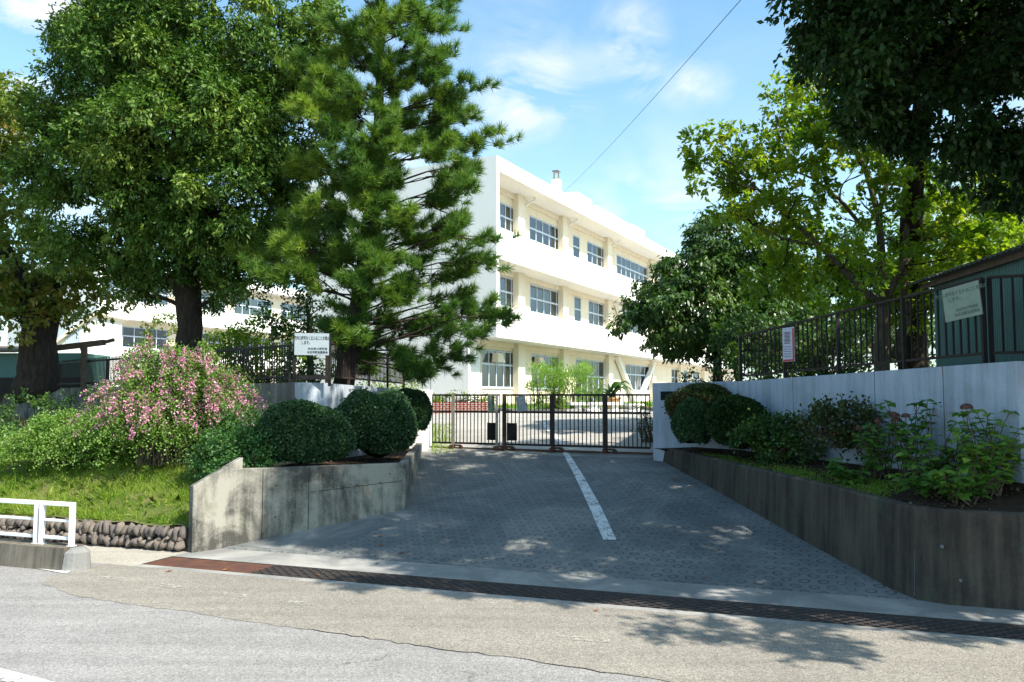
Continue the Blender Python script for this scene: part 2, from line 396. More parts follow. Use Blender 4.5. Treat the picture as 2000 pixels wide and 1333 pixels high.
M['darkroof'] = simple('dark_corrugated_roof', (0.065, 0.075, 0.07), (0.04, 0.05, 0.045), 0.8, 0.3, scale=4, bump=0.3)
M['wood'] = simple('old_timber', (0.15, 0.115, 0.09), (0.10, 0.075, 0.06), 0.9, 0.2, scale=7)
M['plaque'] = simple('dark_plaque', (0.008, 0.008, 0.01), (0.012, 0.012, 0.012), 0.7, 0.2, bump=0)
M['brick'] = brickmat('red_brick')
M['carpaint'] = simple('pale_blue_car_paint', (0.35, 0.48, 0.62), (0.33, 0.46, 0.6), 0.25, 0.6, scale=1, bump=0)
M['tyre'] = simple('tyre_rubber', (0.02, 0.02, 0.02), None, 0.9)
M['lamp_red'] = simple('red_lamp_lens', (0.5, 0.02, 0.02), None, 0.3, 0.5, bump=0)
M['orange'] = simple('orange_pot', (0.50, 0.30, 0.14), (0.40, 0.22, 0.10), 0.8)
M['bark'] = bark('dark_bark', (0.018, 0.014, 0.011), (0.05, 0.04, 0.032))
M['bark_pale'] = bark('pale_bark', (0.05, 0.042, 0.03), (0.14, 0.12, 0.085))
M['bark_pine'] = bark('pine_bark', (0.022, 0.017, 0.014), (0.06, 0.045, 0.036))
M['twig'] = simple('twig', (0.12, 0.095, 0.06), (0.07, 0.05, 0.035), 0.9)
M['deadleaf'] = simple('dead_leaf', (0.28, 0.11, 0.045), (0.20, 0.08, 0.035), 0.8, 0.2, bump=0)
M['L_camphor'] = leafmat('broadleaf_green', (0.026, 0.072, 0.013), (0.072, 0.142, 0.021), (0.20, 0.26, 0.045), 0.2, 0.5, 0.25)
M['L_autumn'] = leafmat('yellowing_leaf', (0.08, 0.14, 0.02), (0.16, 0.19, 0.035), (0.30, 0.20, 0.05), 0.4)
M['L_lime'] = leafmat('bright_leaf', (0.07, 0.15, 0.015), (0.15, 0.24, 0.02), (0.30, 0.33, 0.03), 0.5, tcol=(1.9, 1.9, 0.6))
M['L_dark'] = leafmat('dark_leaf', (0.012, 0.034, 0.009), (0.022, 0.054, 0.013), (0.042, 0.09, 0.018), 0.24, 0.45, 0.3)
M['L_mid'] = leafmat('willowy_leaf', (0.024, 0.062, 0.014), (0.045, 0.10, 0.02), (0.11, 0.18, 0.03), 0.3, 0.4, 0.4)
M['L_pine'] = leafmat('pine_needles', (0.03, 0.085, 0.02), (0.08, 0.165, 0.025), (0.22, 0.30, 0.035), 0.3, 0.5, 0.3)
M['L_box'] = leafmat('hedge_leaf', (0.02, 0.055, 0.022), (0.034, 0.082, 0.030), (0.06, 0.12, 0.036), 0.15, 0.45, 0.4)
M['L_boxred'] = leafmat('azalea_leaf', (0.03, 0.06, 0.015), (0.05, 0.075, 0.02), (0.14, 0.06, 0.02), 0.2)
M['L_clover'] = leafmat('bush_clover_leaf', (0.08, 0.17, 0.03), (0.14, 0.25, 0.045), (0.24, 0.34, 0.09), 0.35)
M['L_shade'] = leafmat('soft_green_leaf', (0.04, 0.10, 0.025), (0.06, 0.15, 0.04), (0.10, 0.20, 0.05), 0.3)
M['L_hydra'] = leafmat('hydrangea_leaf', (0.06, 0.15, 0.025), (0.12, 0.25, 0.04), (0.27, 0.38, 0.05), 0.35, 0.5)
M['pink'] = leafmat('pink_blossom', (0.46, 0.14, 0.28), (0.68, 0.28, 0.42), (0.80, 0.52, 0.62), 0.3, 0.7, 0.2, tcol=(1, 0.9, 1))
M['fadedflower'] = leafmat('faded_flowerhead', (0.08, 0.045, 0.04), (0.20, 0.10, 0.085), (0.34, 0.20, 0.15), 0.2, 0.8, 0.1, tcol=(1, 1, 1))
M['L_grass'] = leafmat('grass_blade', (0.11, 0.20, 0.025), (0.19, 0.29, 0.035), (0.36, 0.37, 0.10), 0.35, 0.6, 0.2)
M['litter'] = leafmat('dry_litter', (0.05, 0.03, 0.018), (0.12, 0.07, 0.04), (0.26, 0.19, 0.12), 0.1, 0.9, 0.1, tcol=(1, 1, 1))
M['L_feather'] = leafmat('feathery_leaf', (0.12, 0.22, 0.04), (0.18, 0.30, 0.05), (0.28, 0.38, 0.10), 0.4)
M['core'] = simple('dark_hedge_core', (0.012, 0.02, 0.008), (0.008, 0.012, 0.006), 0.95, 0.05)  # near-black colour holding the shade inside the clipped hedges

# ---------------------------------------------------------------- the lie of the land
EX, EY = 0.9425, -0.334          # along the road, to the right
NX, NY = 0.334, 0.9425           # away from the road, up the drive
GX, GY = -5.2, 13.3
def R(t, q, z=0.0): return Vector((GX + EX * t + NX * q, GY + EY * t + NY * q, z))
def TQ(x, y): return ((x - GX) * EX + (y - GY) * EY, (x - GX) * NX + (y - GY) * NY)
def gz(q):
    if q < 0.9: return 0.0
    if q < 9.2: return 0.144 * (q - 0.9)
    return min(1.195 + 0.068 * (q - 9.2), 1.95)
def on_ground(px, py):
    """where the photo's ray meets the road, drive or courtyard"""
    o = Vector((0, 0, CAMZ)); d = (at(px, py, 1.0) - o); y = 2.0
    while y < 80:
        p = o + d * y
        if p.z <= gz(TQ(p.x, p.y)[1]): return p
        y += 0.01
    return p

# ---------------------------------------------------------------- ground sheets
def sheet(name, poly, mat, kind='structure', label=None, cat=None):
    b = MB(); b.face(poly); o = b.build(name, mat); tag(o, label, cat, None, kind); return o
def tq_sheet(name, pts, z, mat, **k): return sheet(name, [R(t, q, z) for t, q in pts], mat, **k)
def terr(name, quads, mat):
    b = MB()
    for q in quads: b.face(q)
    o = b.build(name, mat); tag(o, None, None, None, 'structure'); return o

tq_sheet('road', [(-120, -60), (160, -60), (160, -0.76), (-120, -0.76)], 0.0, M['road'])
sm = [(-0.85, -1.25), (-0.95, -1.7), (-0.62, -2.1), (0.3, -2.47), (1.3, -2.6), (2.4, -2.66), (3.7, -2.78), (4.6, -2.84), (5.5, -2.93), (6.6, -2.99), (7.8, -3.12), (9.5, -3.25), (12, -3.45), (20, -4.0), (60, -4.4)]
rnd = random.Random(5)
seam = []
for i in range(len(sm) - 1):
    for k in range(8):
        f = k / 8; seam.append((sm[i][0] * (1 - f) + sm[i + 1][0] * f, sm[i][1] * (1 - f) + sm[i + 1][1] * f + rnd.uniform(-0.03, 0.03)))
tq_sheet('road_patch', [(60, -0.77), (-0.85, -0.77)] + seam + [sm[-1]], 0.004, M['patch'])
# the open joint along the patch
b = MB()
for i in range(50, len(seam) - 1):
    (t0, q0), (t1, q1) = seam[i], seam[i + 1]
    w0 = 0.0015 + 0.006 * abs(math.sin(i * 1.7) * math.sin(i * 0.31)); w1 = 0.0015 + 0.006 * abs(math.sin((i + 1) * 1.7) * math.sin((i + 1) * 0.31))
    b.face([R(t0, q0 - w0, 0.007), R(t1, q1 - w1, 0.007), R(t1, q1 + w1, 0.007), R(t0, q0 + w0, 0.007)])
o = b.build('road_crack', M['pit']); tag(o, kind='structure')
tq_sheet('sidewalk', [(-120, -0.76), (-0.35, -0.76), (-0.35, 0.9), (-120, 0.9)], 0.0, M['walk'])
tq_sheet('drain_edge', [(-0.35, -0.76), (160, -0.76), (160, -0.6), (-0.35, -0.6)], 0.0, M['strip'])
tq_sheet('concrete_strip', [(-0.35, 0.06), (160, 0.06), (160, 0.9), (-0.35, 0.9)], 0.0, M['strip'])
terr('drain_channel', [[R(-0.35, -0.6, -0.3), R(160, -0.6, -0.3), R(160, 0.06, -0.3), R(-0.35, 0.06, -0.3)],
                       [R(-0.35, -0.6, 0), R(160, -0.6, 0), R(160, -0.6, -0.3), R(-0.35, -0.6, -0.3)],
                       [R(-0.35, 0.06, -0.3), R(160, 0.06, -0.3), R(160, 0.06, 0), R(-0.35, 0.06, 0)],
                       [R(-0.35, -0.6, -0.3), R(-0.35, 0.06, -0.3), R(-0.35, 0.06, 0), R(-0.35, -0.6, 0)]], M['pit'])
terr('driveway', [[R(-1, 0.9, 0), R(40, 0.9, 0), R(40, 8.75, gz(8.75)), R(-1, 8.75, gz(8.75))]], M['ring'])
terr('courtyard', [[R(-160, 9.2, gz(9.2)), R(160, 9.2, gz(9.2)), R(160, 20.3, gz(20.3)), R(-160, 20.3, gz(20.3))],
                   [R(-160, 20.3, gz(20.3)), R(160, 20.3, gz(20.3)), R(900, 900, 1.95), R(-900, 900, 1.95)]], M['yard'])
terr('sunlit_gate_sill', [[R(-1, 8.75, gz(8.75)), R(40, 8.75, gz(8.75)), R(40, 9.2, gz(9.2)), R(-1, 9.2, gz(9.2))]], M['strip'])  # concrete sill in a lighter tone that stands for sunlight there
# smooth apron along the left wall
P1 = on_ground(462, 1066); P2 = on_ground(792, 992); P3 = on_ground(668, 1060); P4 = on_ground(805, 1010); P5 = on_ground(600, 1080)
lift = Vector((0, 0, 0.004))
def drv(p): t, q = TQ(p.x, p.y); return Vector((p.x, p.y, gz(q) + 0.004))
b = MB(); b.face([drv(P1), drv(P5), drv(P3), drv(P4), drv(P2)]); o = b.build('concrete_apron', M['apron']); tag(o, kind='structure')

# ---------------------------------------------------------------- painted lines
def line_poly(name, px_l, px_r, mat, label=None):
    L = [on_ground(*p) for p in px_l]; Rr = [on_ground(*p) for p in px_r]
    b = MB()
    for i in range(len(L) - 1):
        q = [L[i], Rr[i], Rr[i + 1], L[i + 1]]
        b.face([Vector((p.x, p.y, gz(TQ(p.x, p.y)[1]) + 0.012)) for p in q])
    o = b.build(name, mat); tag(o, kind='structure'); return o
line_poly('white_line', [(1098, 884), (1122, 930), (1150, 990), (1178, 1056)], [(1109, 884), (1139, 930), (1173, 990), (1204, 1056)], M['paint'])
line_poly('white_line', [(1060, 826), (1064, 838), (1078, 853), (1093, 869)], [(1066, 826), (1074, 838), (1090, 853), (1104, 869)], M['paint'])
line_poly('edge_line', [(-400, 1078), (0, 1101), (70, 1112), (128, 1122)], [(-400, 1068), (0, 1093), (70, 1103), (140, 1117)], M['paint'])
line_poly('centre_line', [(-300, 1270), (0, 1331), (60, 1350)], [(-300, 1250), (0, 1308), (110, 1336)], M['paint'])
for xa, ya, xb, yb in ((198, 1126, 245, 1131), (300, 1139, 360, 1147), (435, 1158, 482, 1163), (545, 1173, 622, 1179), (1090, 1243, 1192, 1250)):
    line_poly('worn_dash', [(xa, ya), (xb, yb)], [(xa - 2, ya + 7), (xb - 2, yb + 7)], M['paint_faint'])
b = MB()    # thin chalky line across the yard
for xa, ya, xb, yb in ((1000, 819, 1058, 820), (1085, 837, 1160, 838)):
    p = on_ground(xa, ya); p2 = on_ground(xb, yb)
    b.face([Vector((k.x, k.y, gz(TQ(k.x, k.y)[1]) + 0.01)) for k in (p, p2, p2 + Vector((0, .1, 0)), p + Vector((0, .1, 0)))])
o = b.build('yard_line', M['paint']); tag(o, kind='structure')

# ---------------------------------------------------------------- grate
gp = thing('drain_grate', 'long rusty steel drain grate crossing the foot of the driveway', 'grate', R(-0.35, -0.27, 0))
k = 0; t = -0.35
while t < 17:
    b = MB(); w = 0.99; t1 = t + w
    if t < 1.6:                      # solid checker plates at the left
        b.hexa([R(t + .01, -0.58, -0.03), R(t1 - .01, -0.58, -0.03), R(t1 - .01, 0.04, -0.03), R(t + .01, 0.04, -0.03)],
               [R(t + .01, -0.58, -0.006), R(t1 - .01, -0.58, -0.006), R(t1 - .01, 0.04, -0.006), R(t + .01, 0.04, -0.006)])
        b.build('cover_plate', M['plate'], gp)
    else:
        for q in (-0.585, 0.035): b.bar(R(t, q, -0.03), R(t1 - .012, q, -0.03), 0.03, 0.05)
        nrow = 8; qs = [-0.57 + 0.6 * i / nrow for i in range(nrow + 1)]
        for i in range(nrow + 1):    # zigzag bars make the honeycomb openings
            pts = []
            n = 12
            for j in range(n + 1):
                dq = 0.016 * (1 if (j + i) % 2 else -1)
                pts.append(R(t + (w - .012) * j / n, qs[i] + dq, -0.02))
            for j in range(n): b.bar(pts[j], pts[j + 1], 0.011, 0.03)
        for j in range(13):
            tt = t + (w - .012) * j / 12
            for i in range(nrow):
                if (i + j) % 2: b.bar(R(tt, qs[i], -0.02), R(tt, qs[i + 1], -0.02), 0.011, 0.03)
        b.build('grate_panel', M['grate'], gp)
    t = t1; k += 1

# ---------------------------------------------------------------- kerb and white barrier
kb = MB()
T1 = -1.05
prof_t = [-60 + 0.0] ; tt = T1
n = 60
for i in range(n):
    a = -12 + (T1 + 12) * i / n; c = -12 + (T1 + 12) * (i + 1) / n - 0.012
    kb.hexa([R(a, -1.42, 0), R(c, -1.42, 0), R(c, -1.0, 0), R(a, -1.0, 0)], [R(a, -1.38, .33), R(c, -1.38, .33), R(c, -1.02, .33), R(a, -1.02, .33)])
ko = kb.build('raised_kerb', M['kerb']); tag(ko, 'stained raised concrete kerb under the white barrier with a rounded end', 'kerb')
b = MB()
pts0 = [R(T1 + 0.005, -1.42, 0)] + [R(T1 + .28 * math.sin(a), -1.21 - .21 * math.cos(a), 0) for a in [math.pi * j / 10 for j in range(1, 10)]] + [R(T1 + 0.005, -1.0, 0)]
c0 = R(T1 + .1, -1.21, 0)
pts1 = [c0 + (p - c0) * 0.86 + Vector((0, 0, .26)) for p in pts0]; pts2 = [c0 + (p - c0) * 0.5 + Vector((0, 0, .325)) for p in pts0]
nn = len(pts0); b.mesh(pts0 + pts1 + pts2, [(i, (i + 1) % nn, nn + (i + 1) % nn, nn + i) for i in range(nn)] + [(nn + i, nn + (i + 1) % nn, 2 * nn + (i + 1) % nn, 2 * nn + i) for i in range(nn)] + [tuple(range(2 * nn, 3 * nn))])
b.build('rounded_end', M['strip'], ko, smooth=False)

def barrier(t0, t1, label):
    o = thing('pipe_barrier', label, 'barrier', R((t0 + t1) / 2, -1.2, 0.33), 'white barrier panels on the kerb')
    q = -1.2; zt = 0.95
    for t in (t0 + .03, t1 - .03):
        m = MB(); m.bar(R(t, q, .33), R(t, q, zt - .03), 0.065, 0.065); m.build('post', M['whitesteel'], o)
        m = MB(); m.box(R(t, q, .335), (0.11, 0.09, 0.012), ROADANG); m.build('foot_plate', M['whitesteel'], o)
    for z, w in ((zt, .06), (.70, .035), (.44, .045)):
        m = MB(); m.bar(R(t0 if z == zt else t0 + .063, q, z), R(t1 if z == zt else t1 - .063, q, z), w, w); m.build('rail', M['whitesteel'], o)
barrier(-1.74, -1.08, 'short white steel barrier panel at the rounded end of the kerb')
barrier(-3.9, -1.79, 'longer white steel barrier panel running out of the left edge of the photo')

# ---------------------------------------------------------------- left wing wall and bed walls
A0 = Vector((-5.3, 13.76)); A1 = Vector((-4.86, 14.25)); AE = Vector((-4.7, 14.43)); A2 = Vector((-2.07, 16.06)); A3 = Vector((-2.33, 21.4))
lw = thing('retaining_wall', 'weathered concrete retaining wall left of the driveway with a stepped wing at the road', 'retaining wall', (A0.x, A0.y, 0))
b = MB(); b.wall(A0, AE, -0.1, 1.09, 0.0, 1.52, 0.14, 1); b.build('wing_wall', M['cwall'], lw, bevel=0.012)
b = MB(); b.wall(A1 - (A2 - A1).normalized() * .03, A2, 0.0, 1.33, 0.2, 1.29, 0.15, 1); b.build('front_panel', M['cwall'], lw, bevel=0.012)
b = MB(); b.wall(A2, A3, 0.2, 1.288, 0.9, 1.38, 0.15, 1); b.build('side_panel', M['cwall'], lw, bevel=0.012)
dn = (A2 - A1).normalized(); nn_ = Vector((dn.y, -dn.x)) * 0.004
b = MB()
for f in (0.17, 0.42):
    p = A1 + (A2 - A1) * f + nn_ * .3
    zz = gz(TQ(p.x, p.y)[1]); b.bar((p.x, p.y, zz), (p.x, p.y, 1.3), 0.008, 0.012)
p = A1 + (A2 - A1) * .43 + nn_ * .3; p2 = A1 + (A2 - A1) * .97 + nn_ * .3
b.bar((p.x, p.y, .85), (p2.x, p2.y, .95), 0.008, 0.008); b.build('joint', M['pit'], lw)
b = MB()
for f, z in ((.08, .35), (.08, .95), (.24, .45), (.24, 1.0), (.56, .90), (.70, .92), (.84, .945), (.33, .5), (.5, 1.15), (.9, 1.1)):
    p = A1 + (A2 - A1) * f; nn3 = Vector((dn.y, -dn.x)); b.tube([(p.x + nn3.x * .003, p.y + nn3.y * .003, z), (p.x - nn3.x * .02, p.y - nn3.y * .02, z)], .014, 8)
b.build('tie_hole', M['pit'], lw)

def bank_z(q):
    if q < 3.7: return 0.42 + 0.375 * (q - 0.55)
    return 1.6 + 0.03 * (q - 3.7)
def tr_right(q):
    if q < 1.44: return -0.34 + (q - .4) / 1.04 * .30
    if q < 3.72: return -.04 - (q - 1.44) / 2.28 * .54
    return -.58 - (q - 3.72) * 2.29
b = MB(); rows = [.5, .75, 1.0, 1.3, 1.6, 2, 2.5, 3, 3.72, 5, 7, 9.5, 12]; NT_ = 40
grid = [[R(tr_right(q) - 60 * (j / NT_) ** 2, q, bank_z(q) + (0.03 * math.sin(j * 2.1 + q * 3) if 0 < q else 0)) for j in range(NT_ + 1)] for q in rows]
for i in range(len(rows) - 1):
    for j in range(NT_): b.face([grid[i][j + 1], grid[i][j], grid[i + 1][j], grid[i + 1][j + 1]])
o = b.build('grass_bank', M['turf']); tag(o, kind='structure')

WC = Vector((-4.5, 17.0)); WD = Vector((-0.73, 0.685)).normalized()
WB = Vector((-3.95, 17.5)); PL = Vector((-2.75, 21.7))
bedp = [(A1.x + .10, A1.y + .18), (A2.x - .1, A2.y + .1), (A3.x - .1, A3.y), (PL.x, PL.y + .2), (WB.x, WB.y), (WC.x, WC.y), (-4.72, 14.75)]
b = MB(); b.prism(bedp, 0.3, 1.22); o = b.build('left_bed_soil', M['soil']); tag(o, kind='structure')
Wf = WC + WD * 46
b = MB(); b.prism([(WC.x + .0, WC.y + .15), (WB.x, WB.y + .15), (PL.x + .1, PL.y + .4), (-6.8, 34), (-16, 47), (-60, 90), (Wf.x - 30, Wf.y + 28), (Wf.x, Wf.y + .15)], 0.5, 2.72)
o = b.build('left_terrace', M['turf']); tag(o, kind='structure')

# stone wall of river cobbles
rnd = random.Random(11); b = MB()
b.cur = 1; b.hexa([R(-30, .5, -.05), R(-.3, .5, -.05), R(-.3, .75, -.05), R(-30, .75, -.05)], [R(-30, .6, .37), R(-.3, .6, .37), R(-.3, .75, .40), R(-30, .75, .40)])
b.cur = 0
def stone(c, r, seed):
    rr = random.Random(seed); vs = []; fs = []; NU, NV = 8, 6
    ph = [rr.uniform(0, 6) for _ in range(4)]
    Mx = Matrix.Rotation(rr.uniform(-.5, .5), 3, 'Y') @ Matrix.Rotation(rr.uniform(-.3, .3), 3, 'X')
    for i in range(NV + 1):
        th = math.pi * i / NV
        for j in range(NU):
            p = 2 * math.pi * j / NU
            d = Vector((math.sin(th) * math.cos(p), math.sin(th) * math.sin(p), math.cos(th)))
            k = 1 + .17 * math.sin(3 * d.x + ph[0]) + .14 * math.sin(4 * d.z + ph[1]) + .12 * math.sin(6 * d.y + ph[2])
            v = Mx @ Vector((d.x * r[0] * k, d.y * r[1] * k, d.z * r[2] * k))
            v = Matrix.Rotation(ROADANG, 3, 'Z') @ v
            vs.append(c + v)
    for i in range(NV):
        for j in range(NU): fs.append((i * NU + j, (i + 1) * NU + j, (i + 1) * NU + (j + 1) % NU, i * NU + (j + 1) % NU))
    b.mesh(vs, fs)
t = -0.44; i = 0
while t > -9:
    w = rnd.uniform(.085, .15); stone(R(t - w / 2, .47 + rnd.uniform(-.02, .02), .285 + rnd.uniform(-.02, .02)), (w * .58, .11, rnd.uniform(.09, .13)), i); t -= w * 1.02; i += 1
t = -0.42
while t > -9:
    w = rnd.uniform(.09, .18); stone(R(t - w / 2, .43 + rnd.uniform(-.02, .02), .095 + rnd.uniform(-.02, .02)), (w * .55, .12, rnd.uniform(.075, .115)), i); t -= w * 1.04; i += 1
t = -0.45
while t > -9:
    w = rnd.uniform(.05, .09); stone(R(t - w / 2, .40, .19 + rnd.uniform(-.03, .03)), (w * .5, .06, .04), i); t -= w * 3.5; i += 1
o = b.build('cobble_wall', [M['stone'], M['mortar']], smooth=True); tag(o, 'low wall of rounded river cobbles at the foot of the grass bank', 'stone wall')

# left boundary walls
b = MB(); b.wall(WC, WC + WD * 7.6, 1.0, 2.87, 1.0, 2.87, 0.2, -1); o = b.build('block_wall', M['block']); tag(o, 'brownish concrete block wall behind the flowering bush, ending at the white wall', 'wall')
m = MB()
for z in (1.9, 2.35): 
    p = WC + Vector((WD.y, -WD.x)) * -.002; p2 = p + WD * 7.6; m.bar((p.x, p.y, z), (p2.x, p2.y, z), .012, .008)
m.build('mortar_joint', M['pit'], o)
b = MB(); b.wall(WC + WD * 7.62, WC + WD * 46, 1.0, 2.86, 1.0, 2.86, 0.22, -1); o = b.build('concrete_wall', M['cwall']); tag(o, 'long stained grey concrete wall receding behind the far left trees', 'wall')
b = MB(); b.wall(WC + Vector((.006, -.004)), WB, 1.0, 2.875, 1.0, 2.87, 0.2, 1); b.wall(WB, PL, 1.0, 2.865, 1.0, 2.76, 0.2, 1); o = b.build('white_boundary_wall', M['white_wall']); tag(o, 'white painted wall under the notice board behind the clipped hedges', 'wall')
b = MB(); b.box((PL.x + .26, PL.y + .75, 1.9), (.5, 1.5, 1.72)); o = b.build('gate_pillar', M['plaster_w'], bevel=.015); tag(o, 'short whitewashed gate pillar left of the gate, bright on its right side', 'gate pillar')

# ---------------------------------------------------------------- right bed and walls
RB = [Vector((3.52, 19.25)), Vector((3.98, 16.9)), Vector((4.35, 14.8)), Vector((4.62, 13.2)), Vector((4.92, 11.7)), Vector((5.04, 11.0)), Vector((5.18, 10.66)), Vector((5.46, 10.40))]
RBz = [1.40, 1.35, 1.30, 1.27, 1.22, 1.19, 1.17, 1.16]
rE = R(TQ(5.45, 10.36)[0] + 9, TQ(5.45, 10.36)[1]); RB.append(Vector((rE.x, rE.y))); RBz.append(1.16)
# base leans out a little; a mitred strip with a visible coping thickness
b = MB(); TH = 0.15
nrm = []
for i in range(len(RB)):
    d = (RB[min(i + 1, len(RB) - 1)] - RB[max(i - 1, 0)]).normalized(); nrm.append(Vector((-d.y, d.x)))
pr = []
for i, p in enumerate(RB):
    n_ = nrm[i]; zb = gz(TQ(p.x, p.y)[1]) - .08; lean = 0.05
    pr.append([Vector((*(p - n_ * lean * 1), zb)), Vector((*p, RBz[i] - .03)), Vector((*(p + n_ * .025), RBz[i])), Vector((*(p + n_ * (TH - .02)), RBz[i])), Vector((*(p + n_ * TH), RBz[i] - .02)), Vector((*(p + n_ * TH), zb))])
for i in range(len(pr) - 1):
    for k in range(5): b.face([pr[i][k], pr[i + 1][k], pr[i + 1][k + 1], pr[i][k + 1]])
b.face(pr[0][::-1]); b.face(pr[-1])
ro = b.build('retaining_wall', M['cwall2']); tag(ro, 'dark stained concrete retaining wall curving along the right of the driveway', 'retaining wall')
b = MB()
for px, py in ((1839, 1067), (1875, 1133)):
    c = None
    o_ = Vector((0, 0, CAMZ)); d = at(px, py, 1) - o_
    # meet the straight road-side panel
    p = RB[-2]; e = Vector((EX, EY)); n2 = Vector((NX, NY)); s = ((p.x) * n2.x + p.y * n2.y) / (d.x * n2.x + d.y * n2.y)
    c = o_ + d * s - Vector((NX, NY, 0)) * .045
    b.tube([c, c + Vector((NX, NY, 0)) * .06], .022, 10)
b.build('weep_hole', M['apron'], ro)
b = MB()
p = RB[-2] - nrm[-2] * .0; b.bar((5.18 - .045, 10.66 - .012, 0.05), (5.18 - .022, 10.66, .62), 0.005, 0.008); b.build('lime_streak', M['apron'], ro)

WR = [Vector((3.3, 19.3)), Vector((4.95, 18.0)), Vector((7.1, 11.5))]
wr3 = R(TQ(7.1, 11.5)[0] + 12, TQ(7.1, 11.5)[1]); WR.append(Vector((wr3.x, wr3.y)))
rs = thing('boundary_wall', 'long whitewashed streaky concrete wall on the right carrying the black fence', 'wall', (3.3, 19.3, 1.0))
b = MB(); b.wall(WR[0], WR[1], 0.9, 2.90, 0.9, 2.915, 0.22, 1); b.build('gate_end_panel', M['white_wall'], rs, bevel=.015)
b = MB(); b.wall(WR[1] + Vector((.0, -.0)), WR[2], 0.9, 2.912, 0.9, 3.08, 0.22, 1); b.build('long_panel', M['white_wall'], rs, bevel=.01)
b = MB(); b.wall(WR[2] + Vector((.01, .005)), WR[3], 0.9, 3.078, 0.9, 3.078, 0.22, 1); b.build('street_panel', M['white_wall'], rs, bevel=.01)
d = (WR[1] - WR[0]).normalized(); n_ = Vector((d.y, -d.x))
pc = WR[0] + d * .62 + n_ * .015; b = MB()
b.box((pc.x, pc.y, 2.60), (.78, .04, .20), math.atan2(d.y, d.x)); o = b.build('name_plate', M['plaque'], bevel=.006); tag(o, 'blank looking dark name plate on the end of the right wall by the gate', 'name plate')
b = MB(); d2 = (WR[2] - WR[1]).normalized(); n2 = Vector((d2.y, -d2.x)) * .003
for s in (1.9, 4.1, 5.55):
    p = WR[1] + d2 * s + n2; b.bar((p.x, p.y, 1.0), (p.x, p.y, 2.93 + s * .024), .007, .008)
b.build('joint', M['kerb'], rs)

bed = [(p.x + nrm[i].x * .1, p.y + nrm[i].y * .1) for i, p in enumerate(RB)]
b = MB()
wl = [WR[0], WR[0].lerp(WR[1], .5), WR[1], WR[1].lerp(WR[2], .3), WR[1].lerp(WR[2], .6), WR[1].lerp(WR[2], .85), WR[2], WR[2] + Vector((.3, -.1)), WR[3]]
wz = [1.36, 1.42, 1.42, 1.42, 1.4, 1.38, 1.36, 1.36, 1.3]
for i in range(len(bed) - 1):
    for k in range(4):
        f0, f1 = k / 4, (k + 1) / 4
        def pt(ii, f):
            a = Vector((*bed[ii], RBz[ii] - .07)); c = Vector((*wl[ii], wz[ii])); return a.lerp(c, f) + Vector((0, 0, .02 * math.sin(ii * 5 + f * 9)))
        b.face([pt(i, f0), pt(i + 1, f0), pt(i + 1, f1), pt(i, f1)])
o = b.build('right_bed_soil', M['soil'], smooth=True); tag(o, kind='structure')
def bedR(u, f):
    """point on the right bed: u 0..8 along, f 0..1 towards the wall"""
    i = min(int(u), 7); k = u - i
    a = Vector((*bed[i], RBz[i] - .07)).lerp(Vector((*bed[i + 1], RBz[i + 1] - .07)), k); c = Vector((*wl[i], wz[i])).lerp(Vector((*wl[i + 1], wz[i + 1])), k)
    return a.lerp(c, f)
b = MB(); b.prism([(3.5, 19.45), (5.05, 18.15), (7.2, 11.6), (wr3.x, wr3.y + .1), (45, 30), (14, 27), (5.5, 27), (3.9, 21)], 0.6, 2.84)
o = b.build('right_terrace', M['turf']); tag(o, kind='structure')

# ---------------------------------------------------------------- bar fences
def bar_fence(name, label, p0, p1, zb0, zt0, zb1, zt1, span, mat, spacing=.1, bar=.018, rail=.035, foot=.14, railm=None, spike=0.0, group=None, postw=.05):
    p0 = Vector((p0[0], p0[1])); p1 = Vector((p1[0], p1[1])); Ln = (p1 - p0).length; d = (p1 - p0) / Ln; n = max(1, round(Ln / span))
    o = thing(name, label, 'fence', (p0.x, p0.y, zb0 - foot), group)
    def P(s, top):
        f = s / Ln; z = (zt0 * (1 - f) + zt1 * f) if top else (zb0 * (1 - f) + zb1 * f)
        return Vector((p0.x + d.x * s, p0.y + d.y * s, z))
    for i in range(n + 1):
        s = min(max(Ln * i / n, postw / 2), Ln - postw / 2); m = MB(); m.bar(P(s, 0) - Vector((0, 0, foot)), P(s, 1) + Vector((0, 0, .0)), postw, postw); m.build('post', mat, o)
    for i in range(n):
        a = Ln * i / n + postw / 2 + .002; c = Ln * (i + 1) / n - postw / 2 - .002
        for top in (0, 1):
            m = MB(); m.bar(P(a, top), P(c, top), rail * 1.2, rail); m.build('rail', railm or mat, o)
        m = MB(); k = max(2, round((c - a) / spacing))
        for j in range(1, k):
            s = a + (c - a) * j / k; m.bar(P(s, 0) + Vector((0, 0, -spike if spike else rail / 2)), P(s, 1) + Vector((0, 0, spike if spike else -rail / 2)), bar, bar)
        m.build('bar_panel', mat, o)
    return o
off = Vector((-WD.y, WD.x)) * -.1
fa = WC + off * 1.0
bar_fence('bar_fence', 'black steel bar fence receding behind the flowering bush on the left wall', (fa.x + WD.x * .35, fa.y + WD.y * .35), (fa.x + WD.x * 24, fa.y + WD.y * 24), 2.99, 3.66, 2.99, 3.66, 2.0, M['black'], .10, .019, .05, .13, spike=.09)
bar_fence('bar_fence', 'short black bar fence stepping down from the notice board towards the gate', (WB.x - .05, WB.y + .12), (PL.x - .1, PL.y), 3.02, 3.75, 2.93, 3.6, 1.1, M['brownsteel'], .075, .02, .04, .15)
fr = [WR[1] + Vector((.08, .08)), WR[2] + Vector((.07, .1))]
f2 = fr[0].lerp(fr[1], .925)
FZ = lambda f: (3.03 + .205 * f, 3.90 + .475 * f)
